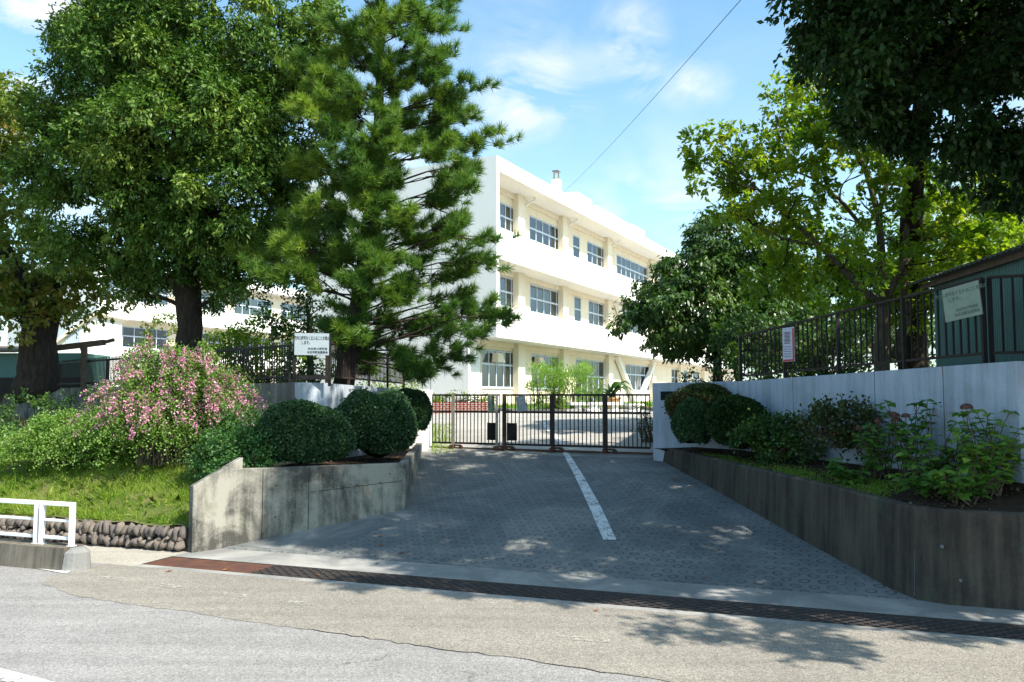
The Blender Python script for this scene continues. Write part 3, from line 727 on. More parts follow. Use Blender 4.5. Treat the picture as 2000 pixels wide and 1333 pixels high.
bar_fence('bar_fence', 'tall dark fence with rusty rails on top of the right hand wall', (fr[0].x, fr[0].y), (f2.x, f2.y), FZ(0)[0], FZ(0)[1], FZ(.925)[0], FZ(.925)[1], 1.55, M['black'], .14, .024, .04, .15, railm=M['brownsteel'], postw=.06)
bar_fence('bar_fence', 'last stretch of dark fence at the right edge, in front of the teal shed', (f2.x + .03, f2.y - .04), (f2.x + 2.2, f2.y - .75), FZ(.925)[0], FZ(.925)[1], 3.24, 4.38, 2.0, M['black'], .15, .024, .04, .15, railm=M['brownsteel'], postw=.05)

# ---------------------------------------------------------------- sliding gate
gl = Vector((-2.22, 22.25)); gr = Vector((3.3, 19.75)); gm_ = None
def gate_pt(px):
    u = (px - 1000) / F; d = gr - gl; s = (gl.x - u * gl.y) / (u * d.y - d.x); return gl + d * s
GZB, GZT = 1.30, 2.62
gd = (gr - gl).normalized(); gang = math.atan2(gd.y, gd.x)
def gate_leaf(name, label, xa, xb, posts, y_off):
    n_ = Vector((-gd.y, gd.x)) * y_off
    a = gate_pt(xa) + n_; c = gate_pt(xb) + n_
    o = thing('sliding_gate', label, 'gate', (a.x, a.y, 1.19))
    P = lambda p, z: Vector((p.x, p.y, z))
    for z, w in ((GZT, .05), (2.28 if False else 2.18, .055), (GZB + .05, .05)):
        m = MB(); m.bar(P(a, z), P(c, z), .045, w); m.build('rail', M['black'], o)
    Ln = (c - a).length; k = int(Ln / .105); m = MB()
    for j in range(k + 1):
        p = a + gd * (Ln * j / k); m.bar(P(p, GZB + .06), P(p, GZT - .02), .025, .025)
    m.build('bar_panel', M['black'], o)
    for px, mt, w in posts:
        p = gate_pt(px) + n_ - Vector((-gd.y, gd.x)) * .05
        m = MB(); m.bar(P(p, GZB - .03), P(p, GZT + .03), w, .07); m.build('post', mt, o)
        m = MB(); m.box(P(p, 1.25) - Vector((-gd.y, gd.x, 0)) * .04, (.10, .13, .10), gang); m.box(P(p + gd * .15, 1.29), (.20, .04, .05), gang)
        br = m.build('wheel_bracket', M['rust'], o)
        m = MB(); q = P(p + gd * .24, 1.24); nn = Vector((-gd.y, gd.x, 0)); m.tube([q - nn * .03, q + nn * .03], .055, 12); m.build('wheel', M['rust'], br)
    return o
g1 = gate_leaf('l', 'smaller left leaf of the black sliding gate, with a greenish notice on its bars', 845, 976, [(887, M['steel'], .085), (972, M['steel'], .07)], 0.0)
g2 = gate_leaf('r', 'wide right leaf of the black sliding gate, from the meeting posts to the right wall', 984, 1268, [(986, M['brownsteel'], .11), (1080, M['brownsteel'], .095), (1182, M['brownsteel'], .1)], 0.02)
for o_, xa, xb in ((g1, 954, 969), (g2, 992, 1011)):
    a = gate_pt(xa); c = gate_pt(xb); m = MB(); n_ = Vector((gd.y, -gd.x)) * .04
    m.hexa([Vector((*(a + n_), 1.45)), Vector((*(c + n_), 1.45)), Vector((*(c + n_ * 1.8), 1.45)), Vector((*(a + n_ * 1.8), 1.45))][::-1], [Vector((*(a + n_), 1.90)), Vector((*(c + n_), 1.90)), Vector((*(c + n_ * 1.8), 1.90)), Vector((*(a + n_ * 1.8), 1.90))][::-1])
    m.build('lock_cover', M['plaque'], o_)
b = MB(); a = gate_pt(843); c = gate_pt(1270); 
b.bar((a.x, a.y, 1.205), (c.x, c.y, 1.205), .05, .03); b.bar((a.x + .07, a.y + .16, 1.215), (c.x + .07, c.y + .16, 1.215), .03, .03)
o = b.build('gate_track', M['rust']); tag(o, 'rusty steel track set in the ground under the sliding gate', 'gate track')

def text(body, size, loc, rot, mat, parent, name='lettering', sx=1.0, space=1.0, ax='CENTER', ext=0.001):
    cu = bpy.data.curves.new(name, 'FONT'); cu.body = body; cu.size = size; cu.align_x = ax; cu.align_y = 'CENTER'; cu.extrude = ext; cu.offset = size * .012; cu.space_character = space
    tmp = bpy.data.objects.new('tmp', cu); COL.objects.link(tmp)
    dg = bpy.context.evaluated_depsgraph_get(); me = bpy.data.meshes.new_from_object(tmp.evaluated_get(dg)); bpy.data.objects.remove(tmp)
    me.name = name; me.materials.clear(); me.materials.append(mat)
    Mx = Matrix.Translation(Vector(loc) - ORG[parent.name]) @ rot.to_4x4() @ Matrix.Diagonal((sx, 1, 1, 1)); me.transform(Mx)
    return link(name, me, parent)

# gate notices
def notice(name, label, cat, c, d2, w, h, tilt, mat, th=.006):
    """flat board: centre c, horizontal direction d2, tilt in its own plane"""
    Rm = Matrix.Rotation(math.atan2(d2.y, d2.x), 3, 'Z') @ Matrix.Rotation(math.pi / 2, 3, 'X') @ Matrix.Rotation(tilt, 3, 'Z')
    b = MB(); b.box(c, (w, h, th), M=Rm); o = b.build(name, mat, org=tuple(c), bevel=.002); tag(o, label, cat); return o, Rm
gn = Vector((gd.y, -gd.x, 0))
p = gate_pt(961); o, Rm = notice('gate_notice', 'faded green upright notice with vertical lettering on the left gate leaf', 'notice', Vector((p.x, p.y, 2.40)) + gn * .05, gd, .20, .44, 0, M['fadedsign'])
for i, s in enumerate(('学校敷地内への', '無断立入禁止')):
    for k, ch in enumerate(s): text(ch, .05, Vector((p.x, p.y, 2.575 - k * .055)) + gn * .055 + Vector((gd.x, gd.y, 0)) * (.05 - .11 * i), Rm, M['fadedink'] if i else M['ink'], o)
p = gate_pt(1020); o, Rm = notice('banner', 'crumpled pale banner tied askew to the right gate leaf', 'banner', Vector((p.x, p.y, 2.40)) + gn * .06, gd, .27, .40, .16, M['signshaded'])
b = MB(); rnd = random.Random(3)
for k in range(16):
    c = Vector((p.x, p.y, 2.40)) + gn * .066 + Rm @ Vector((rnd.uniform(-.09, .09), rnd.uniform(-.02, .15), 0)); b.box(c, (rnd.uniform(.02, .05), rnd.uniform(.01, .03), .003), M=Rm)
b.build('faded_print', M['poster'], o)

# ---------------------------------------------------------------- notice board on the left wall
bx = thing('notice_board', 'white notice board with black Japanese text in a dark frame above the white wall', 'sign', (WC.x, WC.y, 2.87))
Lp = at(574, 700, 17.1); Rp = at(643, 700, 17.25)
for nm, P_ in (('frame_post', Lp), ('frame_post', Rp)):
    m = MB(); m.bar((P_.x, P_.y + .05, 2.80), (P_.x, P_.y + .05, 3.93), .055, .05); m.build(nm, M['black'], bx)
m = MB(); m.bar((Lp.x, Lp.y + .05, 2.98), (Rp.x, Rp.y + .05, 2.98), .05, .09); m.build('frame_rail', M['black'], bx); m = MB(); m.bar((Lp.x, Lp.y + .05, 3.9), (Rp.x, Rp.y + .05, 3.9), .04, .04); m.build('frame_rail', M['black'], bx)
bt = at(609, 651, 17.1); bb = at(609, 694, 17.1); bw = (at(642, 670, 17.1) - at(576, 670, 17.1)).length
d2 = Vector((Rp.x - Lp.x, Rp.y - Lp.y)).normalized(); ang = math.atan2(d2.y, d2.x)
Rm = Matrix.Rotation(ang, 3, 'Z') @ Matrix.Rotation(math.pi / 2, 3, 'X')
cz = (bt.z + bb.z) / 2; cc = Vector(((Lp.x + Rp.x) / 2 + .0, (Lp.y + Rp.y) / 2 - .005, cz))
m = MB(); m.box(cc, (bw, bt.z - bb.z, .02), M=Rm); pan = m.build('panel', M['signshaded'], bx, bevel=.004)
fr_ = Rm @ Vector((0, 0, .013)); RX = Rm @ Vector((1, 0, 0)); H = bt.z - bb.z
text('校内に許可なく立入ることを禁止', .088, cc + fr_ + Vector((0, 0, H * .27)), Rm, M['ink'], pan, sx=.55)
text('します。', .088, cc + fr_ + RX * -.11 + Vector((0, 0, H * .06)), Rm, M['ink'], pan, sx=.6)
text('本庄西小学校長', .056, cc + fr_ + RX * .12 + Vector((0, 0, -H * .21)), Rm, M['ink'], pan, space=1.1, sx=.98)
text('本庄市教育委員会', .056, cc + fr_ + RX * .12 + Vector((0, 0, -H * .37)), Rm, M['ink'], pan, sx=.95)

# sign and poster on the right fence
fd = (fr[1] - fr[0]).normalized(); fn = Vector((fd.y, -fd.x)) * -1
if fn.dot(-fr[0]) < 0: fn = -fn
def fence_pt(px):
    u = (px - 1000) / F; d = fr[1] - fr[0]; s = (fr[0].x - u * fr[0].y) / (u * d.y - d.x); return fr[0] + d * s
a = fence_pt(1853); c = fence_pt(1926); w = (c - a).length; mid = (a + c) / 2 + fn * .05
zt = at(1890, 557, mid.y).z; zb = at(1890, 623, mid.y).z
dirn = (c - a).normalized()
o, Rm = notice('faded_sign', 'square greenish weathered sign with faded text on the right fence before the teal shed', 'sign', Vector((mid.x, mid.y, (zt + zb) / 2)), dirn, w, (zt - zb), math.radians(6), M['fadedsign'], .02)
f3 = Vector((fn.x, fn.y, 0)) * .013; cc = Vector((mid.x, mid.y, (zt + zb) / 2)) + f3; H = zt - zb; d3 = Vector((dirn.x, dirn.y, 0))
UP = Rm @ Vector((0, 1, 0)); RT = Rm @ Vector((1, 0, 0))
text('校内に許可なく立入ることを禁止', .07, cc + UP * H * .30, Rm, M['fadedink'], o, sx=.9)
text('します。', .07, cc + UP * H * .12 - RT * w * .15, Rm, M['fadedink'], o)
text('本庄西小学校長', .058, cc - UP * H * .22 + RT * w * .12, Rm, M['fadedink'], o)
text('本庄市教育委員会', .058, cc - UP * H * .36 + RT * w * .12, Rm, M['fadedink'], o)
a = fence_pt(1534); c = fence_pt(1557); w = (c - a).length; mid = (a + c) / 2 + fn * .05
zt = at(1545, 640, mid.y).z; zb = at(1545, 707, mid.y).z; dirn = (c - a).normalized()
o, Rm = notice('poster', 'narrow upright poster with a red border hanging on the right fence', 'poster', Vector((mid.x, mid.y, (zt + zb) / 2)), dirn, w, zt - zb, 0, M['poster'], .008)
cc = Vector((mid.x, mid.y, (zt + zb) / 2)) + Vector((fn.x, fn.y, 0)) * .007; H = zt - zb; RT = Rm @ Vector((1, 0, 0)); UP = Rm @ Vector((0, 1, 0))
b = MB(); b.box(cc + RT * w * .42, (w * .14, H * .92, .003), M=Rm); b.box(cc - UP * H * .46, (w * .9, H * .06, .003), M=Rm); b.build('red_border', M['red'], o)
b = MB(); rnd = random.Random(8)
for k in range(9): b.box(cc - RT * w * .08 + UP * (H * (.36 - .04 * k)), (w * rnd.uniform(.4, .62), H * .018, .003), M=Rm)
for k in range(5): b.box(cc - RT * w * .08 - UP * (H * (.06 + .07 * k)), (w * .66, H * .012, .003), M=Rm)
b.build('print', M['ink'], o)

# ---------------------------------------------------------------- teal shed on the right
sh = thing('storage_shed', 'teal metal clad shed with a dark corrugated roof behind the right fence', 'shed', (8.0, 15.5, 2.84))
sd = Vector((.0875, 1)).normalized(); s0 = Vector((8.04, 15.5)); s1 = s0 - sd * 8
sn = Vector((sd.y, -sd.x))
b = MB(); N = 110
for i in range(N):          # ribbed cladding
    p = s0 + (s1 - s0) * (i / N); p2 = s0 + (s1 - s0) * ((i + .78) / N); b.wall(p, p2, 2.8, 4.72, 2.8, 4.72, .03, 1)
b.wall(s0 + sn * .035, s1 + sn * .035, 2.8, 4.72, 2.8, 4.72, .02, 1); 
b.build('cladding', M['teal'], sh)
e0 = s0; e1 = s0 + sn * 5; b = MB()
for i in range(60):
    p = e0 + (e1 - e0) * (i / 60); p2 = e0 + (e1 - e0) * ((i + .78) / 60); b.wall(p, p2, 2.8, 4.7, 2.8, 4.7, .03, 1)
b.build('end_cladding', M['teal'], sh)
b = MB(); NR = 150; rp = []
for i in range(NR + 1):
    p = s0 + sd * .45 - sd * (8.6 * i / NR); z = .018 * math.cos(i * 2 * math.pi / 3)
    rp.append((Vector((*(p - sn * .35), 4.76 + z)), Vector((*(p + sn * 2.6), 5.45 + z)), Vector((*(p + sn * 5.6), 4.8 + z))))
for i in range(NR):
    for k in range(2):
        b.face([rp[i][k], rp[i][k + 1], rp[i + 1][k + 1], rp[i + 1][k]])
        dz = Vector((0, 0, -.02)); b.face([rp[i][k] + dz, rp[i + 1][k] + dz, rp[i + 1][k + 1] + dz, rp[i][k + 1] + dz])
    b.face([rp[i][0], rp[i + 1][0], rp[i + 1][0] + dz, rp[i][0] + dz])
for i in (0, NR):
    for k in range(2): b.face([rp[i][k], rp[i][k + 1], rp[i][k + 1] + dz, rp[i][k] + dz])
b.build('roof', M['darkroof'], sh)
b = MB(); p = s0 + sd * .3 - sn * .1; p2 = s1 - sn * .1; b.bar((*p, 4.70), (*p2, 4.70), .05, .09); b.build('eave_beam', M['wood'], sh)

# ---------------------------------------------------------------- school buildings
FA = Vector((.4561, .8899)); FB = Vector((.8899, -.4561))
class Fac:
    def __init__(s, C0): s.C = Vector(C0)
    def P(s, L, r, z): p = s.C + FA * L - FB * r; return Vector((p.x, p.y, z))
    def L(s, px, r):
        c = s.C - FB * r; u = (px - 1000) / F
        return (u * c.y - c.x) / (FA.x - FA.y * u)
    def box(s, m, L0, L1, r0, r1, z0, z1):
        P = s.P
        m.hexa([P(L0, r0, z0), P(L1, r0, z0), P(L1, r1, z0), P(L0, r1, z0)], [P(L0, r0, z1), P(L1, r0, z1), P(L1, r1, z1), P(L0, r1, z1)])
    def window(s, parent, L0, L1, r, z0, z1, nx, trans=0.55, curt=(), rnd=None):
        m = MB(); w = .06
        s.box(m, L0, L1, r - .03, r + .05, z0, z0 + w); s.box(m, L0, L1, r - .03, r + .05, z1 - w, z1)
        s.box(m, L0, L0 + w, r - .03, r + .05, z0 + w, z1 - w); s.box(m, L1 - w, L1, r - .03, r + .05, z0 + w, z1 - w)
        zt = z0 + (z1 - z0) * trans; s.box(m, L0 + w, L1 - w, r - .03, r + .04, zt - .045, zt + .045)
        for i in range(1, nx):
            l = L0 + (L1 - L0) * i / nx; s.box(m, l - .03, l + .03, r - .025, r + .03, z0 + w, zt - .045); s.box(m, l - .025, l + .025, r - .025, r + .03, zt + .045, z1 - w)
        f = m.build('window', M['alu'], parent)
        m = MB(); s.box(m, L0 + .03, L1 - .03, r + .008, r + .014, z0 + .03, z1 - .03); m.build('pane', M['glass'], f)
        for a, c in curt:
            m = MB(); la = L0 + (L1 - L0) * a; lc = L0 + (L1 - L0) * c; n = max(6, int((lc - la) / .07)); pts = []
            for i in range(n + 1):
                l = la + (lc - la) * i / n; rr_ = r + .16 + .035 * math.sin(i * 1.9) + .01 * math.sin(i * .7); pts.append((s.P(l, rr_, z0 + .08), s.P(l, rr_, z1 - .05)))
            for i in range(n): m.face([pts[i][0], pts[i + 1][0], pts[i + 1][1], pts[i][1]]); 
            m.build('curtain', M['curtain'], f)
        m = MB(); s.box(m, L0 - .03, L1 + .03, r - .09, r - .032, z0 - .06, z0 - .002); m.build('sill', M['alu'], f)
        return f
    def wallrow(s, m, La, Lb, r, z0, z1, ops, th=.18):
        """wall with openings [(L0,L1,z0,z1)]"""
        ops = sorted(ops); x = La
        for (a, c, b0, b1) in ops:
            if a > x: s.box(m, x, a, r, r + th, z0, z1)
            if b0 > z0: s.box(m, a, c, r, r + th, z0, b0)
            if b1 < z1: s.box(m, a, c, r, r + th, b1, z1)
            x = c
        if Lb > x: s.box(m, x, Lb, r, r + th, z0, z1)

rnd = random.Random(21)
fm = Fac((-.6, 38.4)); REC = 1.5; LEND = 54.0; DEP = 11.5
school = thing('school_building', 'three storey cream school building with long white balcony bands facing the gate', 'school building', (-.6, 38.4, 1.95))
gl0 = 1.75
m = MB()
fm.box(m, -.28, 0, 0, DEP, 5.36, 14.0); fm.box(m, -.28, 0, REC + .35, DEP, gl0, 5.36)
m.build('end_wall', M['endwall'], school)
m = MB()
for z in (5.9, 9.25): fm.box(m, -.284, -.28, 0.01, DEP, z, z + .02)
for r in (3.6, 7.4): fm.box(m, -.286, -.28, r, r + .02, gl0, 13.9)
m.build('joint', M['room'], school)
m = MB(); fm.box(m, LEND, LEND + .25, 0, DEP, gl0, 14.0); fm.box(m, 0.001, LEND, DEP - .2, DEP, gl0, 13.29); m.build('rear_wall', M['endwall'], school)
m = MB(); fm.box(m, 0.002, LEND - .002, 0, DEP, 13.3, 13.5); fm.box(m, 0.002, LEND - .002, 0, .18, 13.5, 14.0)
m.build('roof', M['plaster_w'], school)
for z in (5.36, 9.10):
    m = MB(); fm.box(m, 0.002, LEND - .002, 0.0, DEP - .21, z, z + .2); fm.box(m, 0.002, LEND - .002, 0, .15, z + .2, z + 1.48); m.build('balcony_band', M['plaster_w'], school)
m = MB(); fm.box(m, 0.8, LEND, .9, DEP, gl0, 1.99); m.build('ground_slab', M['strip'], school)
def px2L(lst, r): return [(fm.L(a, r), fm.L(c, r), *rest) for a, c, *rest in lst]
W3 = px2L([(965, 1009, 4), (1034, 1098, 5), (1120, 1134, 1), (1148, 1187, 4), (1206, 1274, 8), (1291, 1313, 4)], REC)
W2 = px2L([(965, 1011, 4), (1035, 1101, 5), (1122, 1136, 1), (1150, 1189, 4), (1216, 1272, 6), (1291, 1313, 4)], REC)
W1 = px2L([(932, 1011, 5), (1037, 1103, 5), (1124, 1190, 6), (1221, 1277, 6), (1311, 1330, 3), (1335, 1343, 1), (1353, 1366, 3)], REC)
lv = {3: (9.3, 13.3, 11.2, 12.62, W3), 2: (5.56, 9.1, 7.2, 8.80, W2), 1: (gl0, 5.36, 3.0, 4.93, W1)}
for fl, (z0, z1, wz0, wz1, Wl) in lv.items():
    ext = [w for w in Wl]
    m = MB(); La = 0.9 if fl == 1 else 0.003
    ops = []
    for i, (a, c, n) in enumerate(ext):
        b0 = wz0; 
        if a < La: a = La + .05
        if fl == 1 and i == 2: b0 = 2.1
        ops.append((a, c, b0, wz1))
    fm.wallrow(m, La, LEND - .002, REC, z0, z1, ops); m.build('wall', M['plaster'], school)
    for (a, c, b0, b1), (_, _, n) in zip(ops, ext):
        cu = []
        if fl == 1 and n < 5: cu = [(.05, .95)]
        else: cu = [(1 - rnd.uniform(.2, .42), .97)] + ([(.03, rnd.uniform(.12, .3))] if rnd.random() < .5 else [])
        if a > 15: cu = [(.05, .45), (.55, .95)]
        if fl == 1 and 6 < a < 13: cu = [(.04, .4), (.7, .96)]
        fm.window(school, a + .02, c - .02, REC + .03, b0 + .02, b1 - .02, n, .5 if fl > 1 else .62, cu, rnd)
    # columns and their rain pipes
    for xa, xb in ((1013, 1028), (1101, 1114), (1189.5, 1203), (1275, 1285), (1330, 1337), (1376, 1382)):
        a = fm.L(xa, REC - .35); c = a + .75
        m = MB(); fm.box(m, a, c, REC - .35, REC - .002, z0 + .005 if fl > 1 else 1.995, z1 - .005); m.build('column', M['plaster'], school)
        m = MB(); l = c + .18; top = z1 - .01
        if fl == 3: m.tube([fm.P(l, REC - .12, z0 + .1), fm.P(l, REC - .12, z1 - .75), fm.P(l + .05, REC - .3, z1 - .4), fm.P(l + .25, REC - .75, z1 - .12), fm.P(l + .25, REC - .75, z1 - .01)], .065, 8)
        else: m.tube([fm.P(l, REC - .12, z0 + .1), fm.P(l, REC - .12, top)], .065, 8)
        m.build('rain_pipe', M['plaster_w'], school)
    m = MB(); fm.box(m, 0.01 if fl > 1 else .9, LEND - .01, REC - .12, REC - .003, z1 - .28, z1 - .004)
    m.build('beam', M['plaster'], school)
# corner pier of the ground floor
m = MB(); fm.box(m, -.28, .85, REC + .0, REC + .34, gl0, 5.355); m.build('corner_pier', M['plaster_w'], school)
# earthquake braces in the fourth bay
for z0, z1 in ((2.0, 5.3), (5.6, 9.05)):
    a = fm.L(1205, REC - .3); c = fm.L(1281, REC - .3); mid = (a + c) / 2
    for s, e in ((a, mid - .1), (c, mid + .1)):
        m = MB(); w = .42
        q = [fm.P(s, REC - .38, z1), fm.P(s + (w if e > s else -w), REC - .38, z1), fm.P(e + (w * .3 if e > s else -w * .3), REC - .38, z0), fm.P(e - (w if e > s else -w), REC - .38, z0)]
        q2 = [p - Vector((FB.x, FB.y, 0)) * .3 for p in q]
        m.hexa(q, q2); m.build('brace', M['plaster_w'], school)
for xa in (970, 1052):
    a = fm.L(xa, REC - .3); m = MB(); P = fm.P
    m.hexa([P(a, REC - .4, 4.3), P(a + .75, REC - .4, 4.3), P(a + .75, REC - .01, 4.3), P(a, REC - .01, 4.3)], [P(a + .1, REC - .3, 4.75), P(a + .65, REC - .3, 4.75), P(a + .65, REC - .01, 4.75), P(a + .1, REC - .01, 4.75)])
    m.build('vent_hood', M['plaster'], school)
# roof things
L = fm.L(1088, 3.0); p = fm.P(L, 3.0, 0); zt = at(1088, 352, p.y).z
m = MB(); m.box((p.x, p.y, 13.5 + (zt - 13.5) / 2), (.5, .5, zt - 13.5), math.radians(-27)); ch = m.build('chimney', M['plaster_w'], school)
m = MB(); zt2 = at(1088, 334, p.y).z; m.box((p.x, p.y, zt2 - .05), (.42, .42, .08), math.radians(-27))
for dx in (-.14, .14):
    for dy in (-.14, .14): m.bar((p.x + dx, p.y + dy, zt), (p.x + dx, p.y + dy, zt2 - .1), .08)
m.build('cowl', M['steel'], ch)
for xa, xb, y in ((1128, 1158, 374), (1165, 1230, 400), (1236, 1262, 437)):
    a = fm.L(xa, 3); c = fm.L(xb, 3); pz = at(xa, y, fm.P(a, 3, 0).y).z
    m = MB(); fm.box(m, a, c, 3, 4.5, 13.5, pz); m.build('rooftop_unit', M['plaster_w'], school)

# the wing far left
fb = Fac((-31.0, 61.5)); BREC = 1.2
wing = thing('school_wing', 'long white three storey school wing seen between the left tree trunks', 'school building', (-31.0, 61.5, 1.95))
BL = 45.0
m = MB(); fb.box(m, -.3, 0, 0, 11, 1.6, 13.1); m.build('end_wall', M['plaster_w'], wing)
m = MB(); fb.box(m, 0.002, BL, 0, 11, 12.4, 12.6); fb.box(m, .002, BL, 0, .2, 12.6, 13.1); m.build('roof', M['plaster_w'], wing)
for z in (4.9, 8.6):
    m = MB(); fb.box(m, 0.002, BL, 0, 10.8, z, z + .2); fb.box(m, 0.002, BL, 0, .15, z + .2, z + 1.45); m.build('balcony_band', M['plaster_w'], wing)
m = MB(); fb.box(m, 0.002, BL, 10.8, 11, 1.6, 12.39); m.build('rear_wall', M['plaster_w'], wing)
bays = [(.7, 7.1, 6), (8.6, 13.3, 5), (14.4, 19.2, 5), (20.4, 26, 6), (27.4, 33, 6), (34, 40, 6)]
for z0, z1, a0, a1 in ((1.6, 4.9, 2.6, 4.4), (5.1, 8.6, 6.45, 8.15), (8.8, 12.4, 10.1, 11.8)):
    m = MB(); fb.wallrow(m, .003, BL, BREC, z0, z1, [(a, c, a0, a1) for a, c, _ in bays]); m.build('wall', M['plaster'], wing)
    for a, c, n in bays:
        fb.window(wing, a + .02, c - .02, BREC + .03, a0 + .02, a1 - .02, n, .55, [(.8, .98)] if rnd.random() < .4 else [], rnd)
# low gabled hall in front of the wing
ann = thing('gabled_hall', 'low white gabled hall at the far left behind the wide dark tree trunk', 'hall', (-30, 54, 1.95))
hx = [at(-260, 600, 54).x, at(-60, 600, 54).x, at(183, 600, 54).x]; hz0 = at(0, 676, 54).z; hz1 = at(0, 616, 54).z
m = MB()
pf = [(hx[0], 1.7), (hx[2], 1.7), (hx[2], hz1), (at(100, 676, 54).x, hz0), (hx[0], hz0 - .4)]
n = len(pf); A = [(x, 54, z) for x, z in pf]; Bk = [(x, 58, z) for x, z in pf]
m.mesh(A + Bk, [tuple(range(n)), tuple(range(n, 2 * n))[::-1]] + [(i, n + i, n + (i + 1) % n, (i + 1) % n) for i in range(n)]); m.build('wall', M['plaster_w'], ann)
m = MB(); a = at(98, 677, 53.6); c = at(186, 613, 53.6); m.hexa([Vector((a.x, 53.7, a.z)), Vector((c.x, 53.7, c.z)), Vector((c.x, 58.3, c.z)), Vector((a.x, 58.3, a.z))], [Vector((a.x, 53.7, a.z + .25)), Vector((c.x, 53.7, c.z + .25)), Vector((c.x, 58.3, c.z + .25)), Vector((a.x, 58.3, a.z + .25))])
m.build('roof', M['plaster'], ann)
m = MB(); 
for i in range(7):
    x = at(131 + i * 4.2, 650, 53.97).x; m.box((x, 53.97, at(0, 655, 54).z), (.09, .05, 1.5))
m.build('window', M['alu'], ann)

# teal shed and timber frame behind the left fence
o = thing('bicycle_shed', 'low teal painted shed with a dark roof behind the left trunks', 'shed', (-17, 29, 2.72))
za = at(0, 690, 29).z; xl = at(-200, 700, 29).x; xr = at(160, 700, 29).x
m = MB(); m.hexa([Vector((xl, 29, 2.7)), Vector((xr, 29, 2.7)), Vector((xr, 31, 2.7)), Vector((xl, 31, 2.7))], [Vector((xl, 29, za)), Vector((xr, 29, za)), Vector((xr, 31, za)), Vector((xl, 31, za))]); m.build('panel', M['teal'], o)
m = MB(); m.hexa([Vector((xl, 28.7, za + .002)), Vector((xr - 2.2, 28.7, za + .002)), Vector((xr - 2.2, 31.3, za + .3)), Vector((xl, 31.3, za + .3))], [Vector((xl, 28.7, za + .09)), Vector((xr - 2.2, 28.7, za + .09)), Vector((xr - 2.2, 31.3, za + .39)), Vector((xl, 31.3, za + .39))]); m.build('roof', M['wood'], o)
m = MB(); m.hexa([Vector((xl, 28.94, 2.7)), Vector((xr, 28.94, 2.7)), Vector((xr, 28.99, 2.7)), Vector((xl, 28.99, 2.7))], [Vector((xl, 28.94, 3.25)), Vector((xr, 28.94, 3.25)), Vector((xr, 28.99, 3.25)), Vector((xl, 28.99, 3.25))]); m.build('skirt', M['black'], o)
o = thing('timber_frame', 'old dark post with a sloping weathered beam behind the bar fence at left', 'wooden frame', tuple(at(165, 760, 25)))
m = MB(); p = at(164.5, 760, 25); m.bar((p.x, p.y, 2.72), at(164.5, 672, 25), .14, .14); m.build('post', M['wood'], o)
m = MB(); m.bar(at(95, 682, 25), at(205, 669, 25), .12, .17); m.bar(at(204, 669, 25), at(223, 664, 25), .09, .1); m.build('beam', M['wood'], o)
m = MB(); m.bar(at(158, 676, 25), at(164, 690, 25), .09, .09); m.build('bracket', M['wood'], o)

# ---------------------------------------------------------------- things in the courtyard
pb = thing('brick_planter', 'long red brick planter seen through the left part of the gate', 'planter', (-3, 33.3, 1.9))
a = at(780, 800, 33.3); c = at(955, 800, 33.3)
zt = at(900, 786, 33.3).z
m = MB(); m.wall((a.x, 33.3), (c.x, 33.3), 1.7, zt, 1.7, zt, .22, 1); m.wall((c.x - .22, 33.53), (c.x - .22, 35.0), 1.7, zt, 1.7, zt, .22, -1); m.wall((a.x, 35.0), (c.x - .23, 35.0), 1.7, zt, 1.7, zt, .2, -1); m.build('brickwork', M['brick'], pb)
m = MB(); m.hexa([Vector((a.x, 33.53, 1.8)), Vector((c.x - .24, 33.53, 1.8)), Vector((c.x - .24, 34.78, 1.8)), Vector((a.x, 34.78, 1.8))], [Vector((a.x, 33.53, zt - .06)), Vector((c.x - .24, 33.53, zt - .06)), Vector((c.x - .24, 34.78, zt - .06)), Vector((a.x, 34.78, zt - .06))]); m.build('soil', M['soil'], pb)
# planted bed before the facade with a pale kerb
bp = []
for px, py in ((965, 802), (1000, 806), (1060, 807), (1105, 808), (1150, 803), (1200, 799), (1262, 801), (1300, 805)):
    p = on_ground(px, py); bp.append(Vector((p.x, p.y, 0)))
gp_ = [Vector((p.x, p.y, 1.99)) for p in bp]; bk = [fm.P(fm.L(1300, .6), .6, 1.99), fm.P(fm.L(965, .6) + .4, .6, 1.99)]
o = sheet('garden_bed', gp_ + bk, M['turf'])
m = MB()
for i in range(len(bp) - 1):
    m.wall((bp[i].x, bp[i].y), (bp[i + 1].x, bp[i + 1].y), 1.85, 2.08, 1.85, 2.08, .16, 1)
o = m.build('garden_kerb', M['strip']); tag(o, 'pale concrete kerb round the planted bed in front of the school', 'kerb')
def rock(px, py, Y, sx, sz, lab):
    m = MB(); c = at(px, py, Y); n = 14
    pr_ = [(sx * .5, 0), (sx * .52, sz * .25), (sx * .46, sz * .3), (sx * .3, sz * .32), (sx * .3, sz * .75), (sx * .55, sz * .8), (sx * .55, sz)]
    vs = []; 
    for r, z in pr_:
        for k in range(n): vs.append(Vector((c.x + r * math.cos(2 * math.pi * k / n), c.y + r * .7 * math.sin(2 * math.pi * k / n), 1.93 + z)))
    fs = [(i * n + k, i * n + (k + 1) % n, (i + 1) * n + (k + 1) % n, (i + 1) * n + k) for i in range(len(pr_) - 1) for k in range(n)] + [tuple(range((len(pr_) - 1) * n, len(pr_) * n))]
    m.mesh(vs, fs); o = m.build('stone_stool', M['plaster_w'], org=(c.x, c.y, 1.93)); tag(o, lab, 'stool')
rock(1158, 805, 33.8, .55, .42, 'white stone stool by the garden kerb behind the middle of the right gate leaf')
rock(1238, 805, 33.5, .8, .36, 'wider white stone stool by the garden kerb nearest the right gate end')
